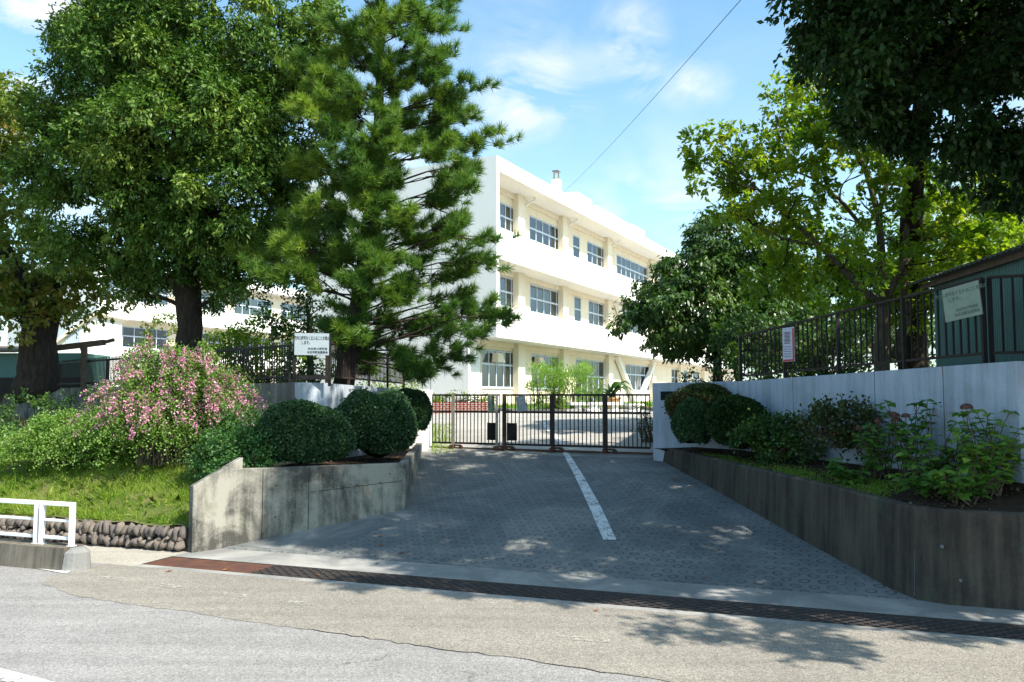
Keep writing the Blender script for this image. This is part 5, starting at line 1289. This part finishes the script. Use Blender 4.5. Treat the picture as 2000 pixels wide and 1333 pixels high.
# grass on the bank (uncountable)
def grass():
    rg = np.random.default_rng(61); n = 60000
    t = -9.5 * rg.random(n) ** 1.0 + .2; q = .55 + 3.1 * rg.random(n) ** 1.4
    tr = np.interp(q, [.4, 1.03, 3.72], [-.42, -.12, -.6]); t = np.minimum(t, tr - .02 * rg.random(n) - .03)
    x = GX + EX * t + NX * q; y = GY + EY * t + NY * q
    bare = np.sin(x * 3.1 + 1.3 * y) * np.sin(y * 3.7 - x * .8) + .5 * np.sin(x * 8.3) * np.sin(y * 7.1 + 2) + rg.normal(0, .25, n); kp = bare < .62; t, q, x, y = t[kp], q[kp], x[kp], y[kp]; n = len(t)
    z = .42 + .375 * (q - .55) - .01; z = np.where(q > 3.7, 1.6, z)
    P = np.stack([x, y, z], 1); h = (.04 + .10 * rg.random(n)) * np.clip(1 + .6 * np.sin(x * 2.3 + 1) * np.sin(y * 3.1), .4, 1.5); tuft = np.sin(x * 5.1) * np.sin(y * 4.3 + x) * .3 + .9; h *= tuft
    d = unit(rg.normal(0, .5, (n, 3)) * np.array([1, 1, 0]) + np.array([0, -.25, 1.0])); tip = P + d * h[:, None] + rg.normal(0, .02, (n, 3))
    s = unit(np.cross(d, rdir(rg, n))) * (.004 + .004 * rg.random(n))[:, None]
    V = np.stack([P - s, P + s, tip], 1).reshape(-1, 3); tone = np.clip(.42 + .3 * np.sin(x * 1.9 + 2 * y) * np.sin(y * 3.1 + x) + rg.normal(0, .2, n), 0, 1)
    o = np_mesh('grass', V, 3, M['L_grass'], tone); tag(o, 'ragged green grass covering the bank above the cobble wall', 'grass', kind='stuff')
    k = 900; tt = -.5 - 8.8 * rg.random(k); qq = .58 + 3.0 * rg.random(k); per = 16
    cx = GX + EX * tt + NX * qq; cy = GY + EY * tt + NY * qq; cz = .42 + .375 * (qq - .55)
    P = np.repeat(np.stack([cx, cy, cz], 1), per, 0) + rg.normal(0, .03, (k * per, 3)) * np.array([1, 1, 0]); d = unit(rg.normal(0, .55, (k * per, 3)) + np.array([0, -.2, 1])); hh = np.repeat(.10 + .20 * rg.random(k) ** 2, per) * (.5 + .7 * rg.random(k * per))
    s = unit(np.cross(d, rdir(rg, k * per))) * .005; mid = P + d * hh[:, None] * .6; tip = mid + unit(d + np.array([0, -.5, -.6]) + rg.normal(0, .3, d.shape)) * hh[:, None] * .5
    V = np.stack([P - s, P + s, mid + s * .8, tip, mid - s * .8], 1).reshape(-1, 3); o = np_mesh('grass', V, 5, M['L_grass'], np.clip(np.repeat(rg.random(k), per) * .9 + rg.normal(0, .1, k * per), 0, 1)); tag(o, 'longer grass tufts and dry stalks scattered on the bank', 'grass', kind='stuff')
    # moss and weeds in the right bed
    n = 9000; V = []; T = []
    u = rg.random(n) * 3.6 + 1.0; f = .04 + .5 * rg.random(n) ** 1.5; keep = rg.random(n) < (.35 + .65 * (np.sin(u * 5) * .5 + .5)); u = u[keep]; f = f[keep]; n = len(u)
    P = np.array([bedR(a, b_) for a, b_ in zip(u, f)]); d = unit(rg.normal(0, .8, (n, 3)) * np.array([1, 1, .2]) + np.array([0, 0, .7])); tip = P + d * (.02 + .05 * rg.random(n))[:, None]
    s = unit(np.cross(d, rdir(rg, n))) * .008; V = np.stack([P - s, P + s, tip], 1).reshape(-1, 3)
    o = np_mesh('ground_cover', V, 3, M['L_grass'], np.clip(.3 + rg.normal(0, .2, n), 0, 1)); tag(o, 'mossy ground cover along the edge of the right bed', 'ground cover', kind='stuff')
    # weeds by the cobble wall and courtyard grass patch
    n = 1500; px = 840 + 40 * rg.random(n); P = []
    for k in range(n): 
        a = 845 + 45 * rg.random() ** 1.4; b_ = 838 + 22 * rg.random(); d_ = 1600 * (2.58 - 1.45) / (b_ - 775); P.append(((a - 1000) / 1600 * d_, d_, gz(TQ((a - 1000) / 1600 * d_, d_)[1])))
    P = np.array(P); d = unit(rg.normal(0, .4, (n, 3)) + np.array([0, 0, 1])); tip = P + d * (.03 + .07 * rg.random(n))[:, None]; s = unit(np.cross(d, rdir(rg, n))) * .01
    o = np_mesh('weeds', np.stack([P - s, P + s, tip], 1).reshape(-1, 3), 3, M['L_grass'], np.clip(.45 + rg.normal(0, .2, n), 0, 1)); tag(o, 'sunlit weeds behind the left end of the gate', 'weeds', kind='stuff')
    # lawn strip before the school
    n = 14000; P = []
    for k in range(n):
        a = 960 + 330 * rg.random(); p = fm.P(fm.L(a, .0) , -2.2 * rg.random() + .4, 1.98); P.append(p)
    P = np.array(P); d = unit(rg.normal(0, .4, (n, 3)) + np.array([0, 0, 1])); tip = P + d * (.1 + .25 * rg.random(n))[:, None]; s = unit(np.cross(d, rdir(rg, n))) * .02
    o = np_mesh('garden_plants', np.stack([P - s, P + s, tip], 1).reshape(-1, 3), 3, M['L_feather'], np.clip(.4 + rg.normal(0, .2, n), 0, 1)); tag(o, 'low green planting in the garden before the school', 'garden plants', kind='stuff')
    n = 2600; uu = 7.9 * rg.random(n); ff = .02 + .9 * rg.random(n); P = np.array([bedR(x_, y_) for x_, y_ in zip(uu, ff)]) + np.array([0, 0, .012]); n2 = 700
    s1 = rg.random(n2); s2 = rg.random(n2); Lb = np.array([A1.x + .2, A1.y + .25]) + s1[:, None] * np.array([A2.x - A1.x - .1, A2.y - A1.y + .2]) + s2[:, None] * np.array([-.35, 2.2]); P = np.concatenate([P, np.concatenate([Lb, np.full((n2, 1), 1.232)], 1)]); n = len(P)
    V = leaf_quads(P, unit(rg.normal(0, 1, (n, 3)) * np.array([1, 1, .15])), unit(rg.normal(0, .25, (n, 3)) + np.array([0, 0, 1])), .03 + .04 * rg.random(n), .008 + .012 * rg.random(n))
    o = np_mesh('leaf_litter', V, 4, M['litter'], np.clip(rg.random(n), 0, 1)); tag(o, 'dry leaf litter scattered over the soil of both planting beds', 'leaf litter', kind='stuff')
grass()

# feathery garden shrubs before the school
for i, (bl, lab) in enumerate(((((1052, 752), (1045, 742), (1060, 765)), 'feathery light green shrub nearest the first column of the school'), (((1085, 748), (1078, 735), (1090, 765), (1100, 745)), 'tallest feathery light green shrub in the school garden'),
                             (((1122, 750), (1130, 738), (1115, 765)), 'feathery shrub on the right side of the light green row'), (((1155, 752), (1158, 742)), 'small separate feathery shrub before the glazed doors'))):
    bush('feathery_shrub', lab, 'shrub', [B(x, y, 38.5 + .2 * i, .55 if i < 3 else .4) for x, y in bl] + [B(bl[0][0], 782, 38.5, .4)], M['L_feather'], 70 + i, group='light green shrubs in the school garden', dens=22, clump_r=.26, sprays=12, per=8, L=.2, W=.016, droop=-.6, spread=.3)
bush('low_hedge', 'low green hedge growing in the red brick planter', 'hedge', [B(x, 783, 34.3, .28) for x in range(800, 955, 14)], M['L_lime'], 75, dens=45, clump_r=.12, sprays=10, per=7, L=.08, W=.03)
def banana():
    rr = random.Random(4); o = thing('broad_leaved_plant', 'plant with long arching broad leaves in the orange pot', 'plant', tuple(BAN)); m = MB(); st = MB()
    for i in range(13):
        a = rr.uniform(0, 6.28); L = rr.uniform(.9, 1.5); el = rr.uniform(.5, 1.4); b0 = BAN + Vector((rr.uniform(-.1, .1), rr.uniform(-.1, .1), rr.uniform(0, .5))); pr = []
        for j in range(9):
            f = j / 8; d = Vector((math.cos(a), math.sin(a), 0)) * L * f * math.cos(el * .6) + Vector((0, 0, L * (math.sin(el) * f - .75 * f * f * f))); w = .15 * math.sin(math.pi * min(1, f * .9 + .08)); s = Vector((-math.sin(a), math.cos(a), 0)) * w
            pr.append((b0 + d - s, b0 + d - Vector((0, 0, -.03)), b0 + d + s))
        for j in range(8):
            m.face([pr[j][0], pr[j][1], pr[j + 1][1], pr[j + 1][0]]); m.face([pr[j][1], pr[j][2], pr[j + 1][2], pr[j + 1][1]])
    for i in range(3): st.tube([BAN + Vector((.1 * i - .1, 0, -.1)), BAN + Vector((.15 * i - .15, .05, .6))], [.06, .035], 8)
    st.build('stem', M['L_shade'], o); f = m.build('leaves', M['L_shade'], o, smooth=True)
banana()

# hydrangeas in the right bed
def hydrangea(label, u, f, h, sp, nst, seed, tone0=0, heads=2):
    nst = int(nst * 1.7); sp *= 1.2
    rg = np.random.default_rng(seed); rr = random.Random(seed); c = Vector(bedR(u, f)); o = thing('hydrangea', label, 'hydrangea', tuple(c), 'hydrangeas in the right bed'); m = MB(); LP = []; LA = []; LN = []; hd = []
    for i in range(nst):
        e = c + Vector((rr.uniform(-1, 1) * sp, rr.uniform(-.5, .5) * sp, h * rr.uniform(.45, 1))); s0 = c + Vector((rr.uniform(-.15, .15), rr.uniform(-.15, .15), -.02)); P = curve(s0, e, 6, .03, .06, rr); m.tube(P, [.011 - .001 * j for j in range(7)], 5)
        for j in range(2, 7):
            for k in range(3 if j < 6 else 5):
                if rr.random() < .25: continue
                a = rr.uniform(0, 6.28); LP.append(P[j]); LA.append((math.cos(a), math.sin(a), rr.uniform(-.35, .25))); LN.append((rr.uniform(-.4, .4), rr.uniform(-.5, .1), 1))
        hd.append(P[-1])
    n = len(LP); LP = np.array(LP); LA = unit(np.array(LA)); LN = unit(np.array(LN)); LL = .10 + .07 * rg.random(n); WW = LL * .36; side = unit(np.cross(LA, LN)); N2 = unit(np.cross(side, LA)); V = []
    st = [(0, 0, 0), (.18, .75, .10), (.45, 1, .14), (.75, .68, .08), (1.0, 0, -.10), (.75, -.68, .08), (.45, -1, .14), (.18, -.75, .10)]
    V = np.stack([LP + LA * .02 + LA * (LL * s)[:, None] + side * (WW * w)[:, None] + N2 * (LL * z)[:, None] for s, w, z in st], 1).reshape(-1, 3)
    m.build('stems', M['twig'], o); np_mesh('leaves', V, 8, M['L_hydra'], np.clip(.42 + tone0 + rg.normal(0, .22, n), 0, 1), o)
    for k in range(heads):
        p = np.array(hd[k]) + np.array([0, 0, .06 + .12 * rr.random()]); q = 320; d = rdir(rg, q); d[:, 2] = abs(d[:, 2]) * 1.1 - .25; R_ = rr.uniform(.055, .08)
        pos = p + d * R_ * np.array([1, 1, .75]); V = leaf_quads(pos, unit(np.cross(d, rdir(rg, q))), unit(d), np.full(q, .024), np.full(q, .011)); np_mesh('flower_head', V, 4, M['fadedflower'], np.clip(rr.uniform(.2, .9) + rg.normal(0, .2, q), 0, 1), o)
        mm = MB(); mm.tube([hd[k], Vector(p)], .006, 5); mm.build('flower_stalk', M['twig'], o)
for a in (('hydrangea with faded pink flower heads next to the azalea', 4.1, .6, .95, .34, 9, 81, 0, 3), ('small low hydrangea shoots at the bed edge below the azalea', 3.75, .3, .35, .3, 7, 82, -.05, 0), ('leggy hydrangea with dry brown heads on tall stems', 4.55, .72, 1.2, .36, 10, 83, -.1, 5),
          ('leafy hydrangea in the middle of the group', 5.0, .62, .85, .38, 12, 84, .08, 1), ('low hydrangea sprawling over the soil toward the coping', 5.3, .32, .42, .4, 9, 85, 0, 0), ('bright yellow green hydrangea at the right edge of the photo', 6.2, .6, .9, .42, 16, 86, .22, 0),
          ('tall hydrangea with one pale head close to the wall at right', 5.6, .85, 1.1, .34, 9, 87, .1, 1), ('broad low hydrangea spreading at the lower right corner of the bed', 6.5, .3, .5, .42, 10, 88, .05, 0), ('hydrangea cut off by the right edge of the photo', 7.1, .6, .8, .45, 14, 89, .12, 0)): hydrangea(*a)

# ---------------------------------------------------------------- trees on the right
base = at(1392, 735, 25.0)
tree('dark_tree', 'rounded dark evergreen with drooping leaves overlapping the right end of the school', 'tree', (base.x, base.y, 2.8), [Vector((base.x + .1, base.y, 2.75)), at(1402, 690, 25), at(1400, 620, 25), at(1395, 540, 25)], [.15, .12, .1, .06],
     [B(1395, 580, 25, 1.45), B(1310, 610, 25, 1.0), B(1262, 635, 25, .6), B(1350, 520, 25, .9), B(1425, 475, 25, 1.0), B(1470, 560, 25, 1.35), B(1400, 650, 24.6, .8), B(1330, 665, 25, .5), B(1500, 620, 25, 1.0), B(1290, 575, 25, .5), B(1345, 600, 24, 1.0), B(1440, 620, 24, 1.0), B(1300, 650, 24.7, .5), B(1395, 455, 25.3, .5), B(1500, 500, 25.5, .9), B(1450, 680, 25, .5)],
     M['L_mid'], M['bark'], 91, dens=30, clump_r=.36, sprays=16, per=10, L=.17, W=.034, droop=.9, limbr=.04)
m = MB(); m.tube([Vector((at(1445, 740, 25.2).x, 25.2, 2.75)), at(1432, 690, 25.2), at(1425, 620, 25.2)], [.1, .08, .05], 8); m.build('trunk', M['bark'], bpy.data.objects['dark_tree'], smooth=True)

base = at(1722, 735, 17.6); D = 17.6
limbs = [([(1722, 735), (1722, 660), (1728, 600)], [.17, .15, .14]), ([(1728, 600), (1690, 570), (1645, 525), (1600, 480), (1540, 425), (1480, 370), (1430, 320)], [.09, .08, .07, .055, .04, .03, .015]),
         ([(1728, 600), (1722, 500), (1716, 420), (1690, 330), (1650, 250), (1610, 170)], [.10, .09, .075, .055, .04, .015]), ([(1716, 420), (1740, 330), (1745, 220)], [.06, .045, .02]), ([(1728, 600), (1755, 530), (1800, 470), (1850, 410), (1900, 380)], [.085, .07, .055, .04, .02]),
         ([(1800, 470), (1860, 460), (1930, 440)], [.045, .03, .015]), ([(1690, 450), (1640, 390), (1590, 350), (1540, 330)], [.05, .04, .03, .012]), ([(1600, 480), (1540, 470), (1470, 440)], [.03, .022, .012]), ([(1750, 700), (1770, 620), (1765, 520), (1775, 400)], [.12, .1, .08, .05])]
bl = [(1385, 300, .42), (1375, 330, .3), (1420, 290, .45), (1460, 285, .45), (1500, 290, .45), (1400, 360, .4), (1440, 400, .4), (1480, 340, .4), (1420, 410, .3), (1500, 420, .45), (1470, 375, .35), (1540, 250, .45), (1520, 220, .3), (1560, 170, .45), (1590, 140, .35), (1610, 190, .5), (1580, 230, .4), (1550, 310, .45), (1600, 290, .45), (1640, 220, .5), (1660, 170, .45),
      (1560, 370, .45), (1620, 340, .4), (1530, 470, .5), (1590, 420, .45), (1640, 420, .4), (1570, 520, .6), (1630, 560, .55), (1520, 540, .5), (1680, 520, .4), (1690, 250, .5), (1680, 390, .35), (1760, 560, .45), (1790, 600, .5), (1830, 540, .55), (1870, 500, .6), (1860, 440, .5), (1920, 420, .6), (1900, 540, .6), (1960, 500, .6), (1950, 380, .6), (1820, 380, .5), (1720, 200, .5), (1780, 300, .5), (1700, 600, .35), (1740, 470, .35), (1980, 440, .5), (1655, 500, .4), (1750, 380, .45), (1840, 330, .45), (1900, 320, .4), (1780, 430, .4), (1830, 600, .45), (1700, 330, .4), (1960, 330, .4), (1990, 380, .5), (1660, 300, .35)]
rr = random.Random(92)
blobs = [B(x, y, D + rr.uniform(-1.2, 1.2), r) for x, y, r in bl]
o = tree('open_tree', 'open branching tree with bright yellow green leaves right of the dark evergreen', 'tree', (base.x, base.y, 2.8), [at(*limbs[0][0][0], D) - Vector((0, 0, .2)), at(*limbs[0][0][1], D), at(*limbs[0][0][2], D)], [.17, .15, .14], blobs, M['L_lime'], M['bark_pale'], 92,
         limbs=False, dens=36, clump_r=.28, sprays=10, per=9, L=.135, W=.043, droop=.25, spread=.2, inner=.6)
for P, Rr in limbs[1:]:
    m = MB(); pts = [at(x, y, D + .05 * i) for i, (x, y) in enumerate(P)]; m.tube(pts, Rr, 8); m.build('limb', M['bark_pale'], o, smooth=True)
m = MB(); LB = [at(x, y, D) for P, _ in limbs[1:] for x, y in P]
for b in blobs:
    c = Vector(b[:3]); s = min(LB, key=lambda p: (p - c).length + (.8 if p.z > c.z else 0)); P = curve(s, c, 6, .0, .12, rr); m.tube(P, [.022 * (1 - j / 8) for j in range(7)], 5)
    for k in range(4):
        Q = curve(P[rr.randint(2, 6)], c + Vector((rr.uniform(-1, 1), rr.uniform(-1, 1), rr.uniform(-.5, 1))) * b[3], 4, 0, .1, rr); m.tube(Q, [.010, .008, .006, .005, .004], 4)
m.build('twigs', M['bark'], o, smooth=True)

# big shading tree, trunk behind the open tree, crown overhanging the drive
base = at(1785, 735, 18.8)
blobs = [B(1620, 0, 12, .45), B(1600, 55, 12, .22), B(1655, 60, 12, .5), B(1700, 110, 12, .65), B(1780, 80, 12, .9), B(1880, 90, 12, 1.0), B(1980, 120, 12, 1.0), B(1760, 190, 12.5, .5), B(1840, 220, 12.5, .6), B(1940, 230, 12.3, .75), B(1700, 205, 12.6, .22), B(1790, 275, 12.6, .28), B(1860, 300, 12.6, .32), B(1930, 320, 12.6, .35), B(1990, 330, 12.6, .4),
         B(1750, -60, 12, 1.0), B(1870, -60, 12, 1.5), B(1690, -110, 12, .7), B(2060, 230, 12, 1.0), B(1760, 30, 14, 1.1), B(1900, 30, 14.5, 1.5)]
far = [(9.4, 9.4, 8.0, 2.2), (7.8, 8.2, 9.4, 2.0), (10.6, 11.6, 8.2, 2.2), (7.6, 12.0, 9.8, 1.9), (10.2, 14.2, 9.6, 1.6), (5.4, 10.6, 10.6, 1.7), (7.2, 13.2, 12.0, 1.5), (5.2, 12.6, 11.6, 1.7), (3.9, 11.0, 11.4, 1.7), (9.4, 7.0, 6.9, 1.4), (11.2, 9, 10.5, 2.1), (6.6, 9.4, 11.0, 1.5), (10.5, 8.2, 5.9, 1.0), (11.8, 12.4, 6.6, 1.3), (4.9, 9.7, 10.8, 1.25), (7.7, 5.8, 7.0, .75), (6.4, 7.2, 9.2, 1.3), (4.15, 10.3, 10.7, 1.0), (7.0, 7.6, 8.0, 1.0)]  # crown lobes mostly out of view, added for the shade they cast
st = tree('shade_tree', 'great dark shade tree whose crown hangs into the upper right corner over the driveway', 'tree', (base.x, base.y, 2.8), [Vector((base.x, base.y, 2.75)), at(1783, 600, 18.6), at(1778, 480, 18.2), at(1786, 350, 17.2), at(1810, 150, 16.2), Vector((8.6, 13.5, 10.5))], [.36, .27, .24, .21, .18, .1], blobs + far, M['L_dark'], M['bark'], 93,
     limbs=False, dens=19, clump_r=.33, sprays=20, per=13, L=.13, W=.034, droop=.5, spread=.28)
m = MB(); rr = random.Random(12); hub = [Vector((8.6, 13.5, 10.5)), at(1810, 150, 16.2), at(1800, 220, 16.6)]
for i_, q in enumerate(far + blobs):
    c = Vector(q[:3]); s = hub[0] if i_ < len(far) else hub[1 + i_ % 2]
    if i_ >= len(far) and i_ % 2: continue
    L_ = (c - s).length; P = curve(s, c, 8, .03, .08, rr); m.tube(P, [(.03 + .011 * L_) * (1 - k_ / 8 * .8) for k_ in range(9)], 6)
    for k_ in range(4):
        Q = curve(P[rr.randint(4, 8)], c + Vector((rr.uniform(-1, 1), rr.uniform(-1, 1), rr.uniform(-.6, .8))) * q[3] * .9, 4, 0, .1, rr); m.tube(Q, [.02, .016, .012, .008, .005], 4)
m.build('limb', M['bark'], st, smooth=True)
# bushes behind the right fence (road shadow comes from the added crown lobes)
bush('garden_bushes', 'mixed bushes with some reddish leaves behind the right fence', 'shrubs', [B(x, y, 20.5 + (i % 3), .62) for i, (x, y) in enumerate(((1470, 700), (1510, 680), (1550, 700), (1590, 670), (1630, 690), (1660, 655), (1640, 720), (1580, 725), (1520, 725), (1690, 690), (1740, 660), (1800, 670), (1780, 710), (1460, 650), (1540, 640), (1610, 620), (1815, 620)))], M['L_mid'], 94, dens=17, clump_r=.3, sprays=12, per=8, L=.12, W=.04)
bush('low_bush', 'low dark bush on the wall end beside the right side of the school', 'shrub', [B(1385, 745, 20.5, .3), B(1410, 740, 20.5, .35), B(1440, 735, 20.8, .4), B(1360, 750, 20.5, .2)], M['L_dark'], 95, dens=32, clump_r=.18, sprays=10, per=8, L=.08, W=.03)
for i, (lab, X0, bl, mt) in enumerate((('sunlit green tree standing behind the teal shed', 1900, [(1890, 400), (1930, 450), (1870, 470), (1960, 420), (1850, 430), (1990, 480), (1820, 500), (1900, 520), (1950, 520), (1880, 560)], 'L_lime'),
                                       ('darker green tree behind the trunks, between the open tree and the evergreen', 1600, [(1600, 560), (1560, 600), (1640, 600), (1540, 540), (1660, 540), (1590, 500), (1520, 600), (1700, 580), (1740, 540), (1680, 630), (1760, 620), (1610, 640), (1560, 660), (1720, 480), (1800, 560)], 'L_mid'),
                                       ('tall background tree with some orange leaves at the right edge', 2050, [(2040, 380), (2000, 330), (2080, 300), (2000, 420), (2060, 460), (1970, 350)], 'L_autumn'))):
    Dd = 30 + 3 * i; p = at(X0, 700, Dd)
    tree('background_tree', lab, 'tree', (p.x, p.y, 1.95), [Vector((p.x, p.y, 1.9)), at(X0, 600, Dd), at(X0, 480, Dd)], [.2, .16, .1], [B(x, y, Dd + rr.uniform(-.8, .8), 1.25) for x, y in bl], M[mt], M['bark'], 100 + i, dens=10, clump_r=.5, sprays=14, per=11, L=.17, W=.055, limbr=.05)
# a line of trees far behind the school yard closes the horizon
# dead leaves on the drive
proto = None; rr = random.Random(71)
spots = [(741, 1049, 'dry brown leaf on the left side of the driveway, uppermost of the left cluster'), (745, 1066, 'dry brown leaf just below the uppermost one on the left side of the driveway'), (783, 1082, 'dry leaf on the driveway joint above the grate, left of centre'),
         (737, 1102, 'dry leaf lying on the concrete strip near the left plates of the grate'), (1197, 960, 'dry leaf just right of the middle of the white line'), (1165, 1195, 'reddish leaf on the brown asphalt below the grate, near the photo centre'),
         (860, 1030, 'single dry leaf in the ringed paving left of the white line foot'), (1320, 940, 'dry leaf right of the white line, high up towards the gate'), (998, 918, 'tiny dry leaf in front of the middle of the gate'), (440, 1115, 'dry leaf below the left rusty cover plates'),
         (330, 1118, 'dry leaf on the brown patch at the left, beyond the dashes'), (1375, 1130, 'dry leaf on the driveway foot right of the white line'), (620, 1125, 'dry leaf touching the near edge of the grate, left part'), (250, 1070, 'dry leaf on the sidewalk at the foot of the cobble wall')]
for i, (x, y, lab) in enumerate(spots):
    p = on_ground(x, y); p.z = gz(TQ(p.x, p.y)[1]) + .012
    if proto is None:
        m = MB(); s = .05; pr = [(-s, 0, 0), (-s * .4, s * .5, .008), (s * .5, s * .45, .014), (s, 0, .006), (s * .5, -s * .5, .016), (-s * .4, -s * .45, .004)]
        m.mesh([p + Vector(k) for k in pr] + [p + Vector((0, 0, .002))], [(6, j, (j + 1) % 6) for j in range(6)]); o = m.build('fallen_leaf', M['deadleaf'], org=tuple(p)); proto = o
    else:
        o = proto.copy(); COL.objects.link(o); o.location = p; o.rotation_euler = (0, 0, rr.uniform(0, 6)); k = rr.uniform(.7, 1.2); o.scale = (k, k, k)
    tag(o, lab, 'leaf', 'fallen leaves scattered on the drive and road')
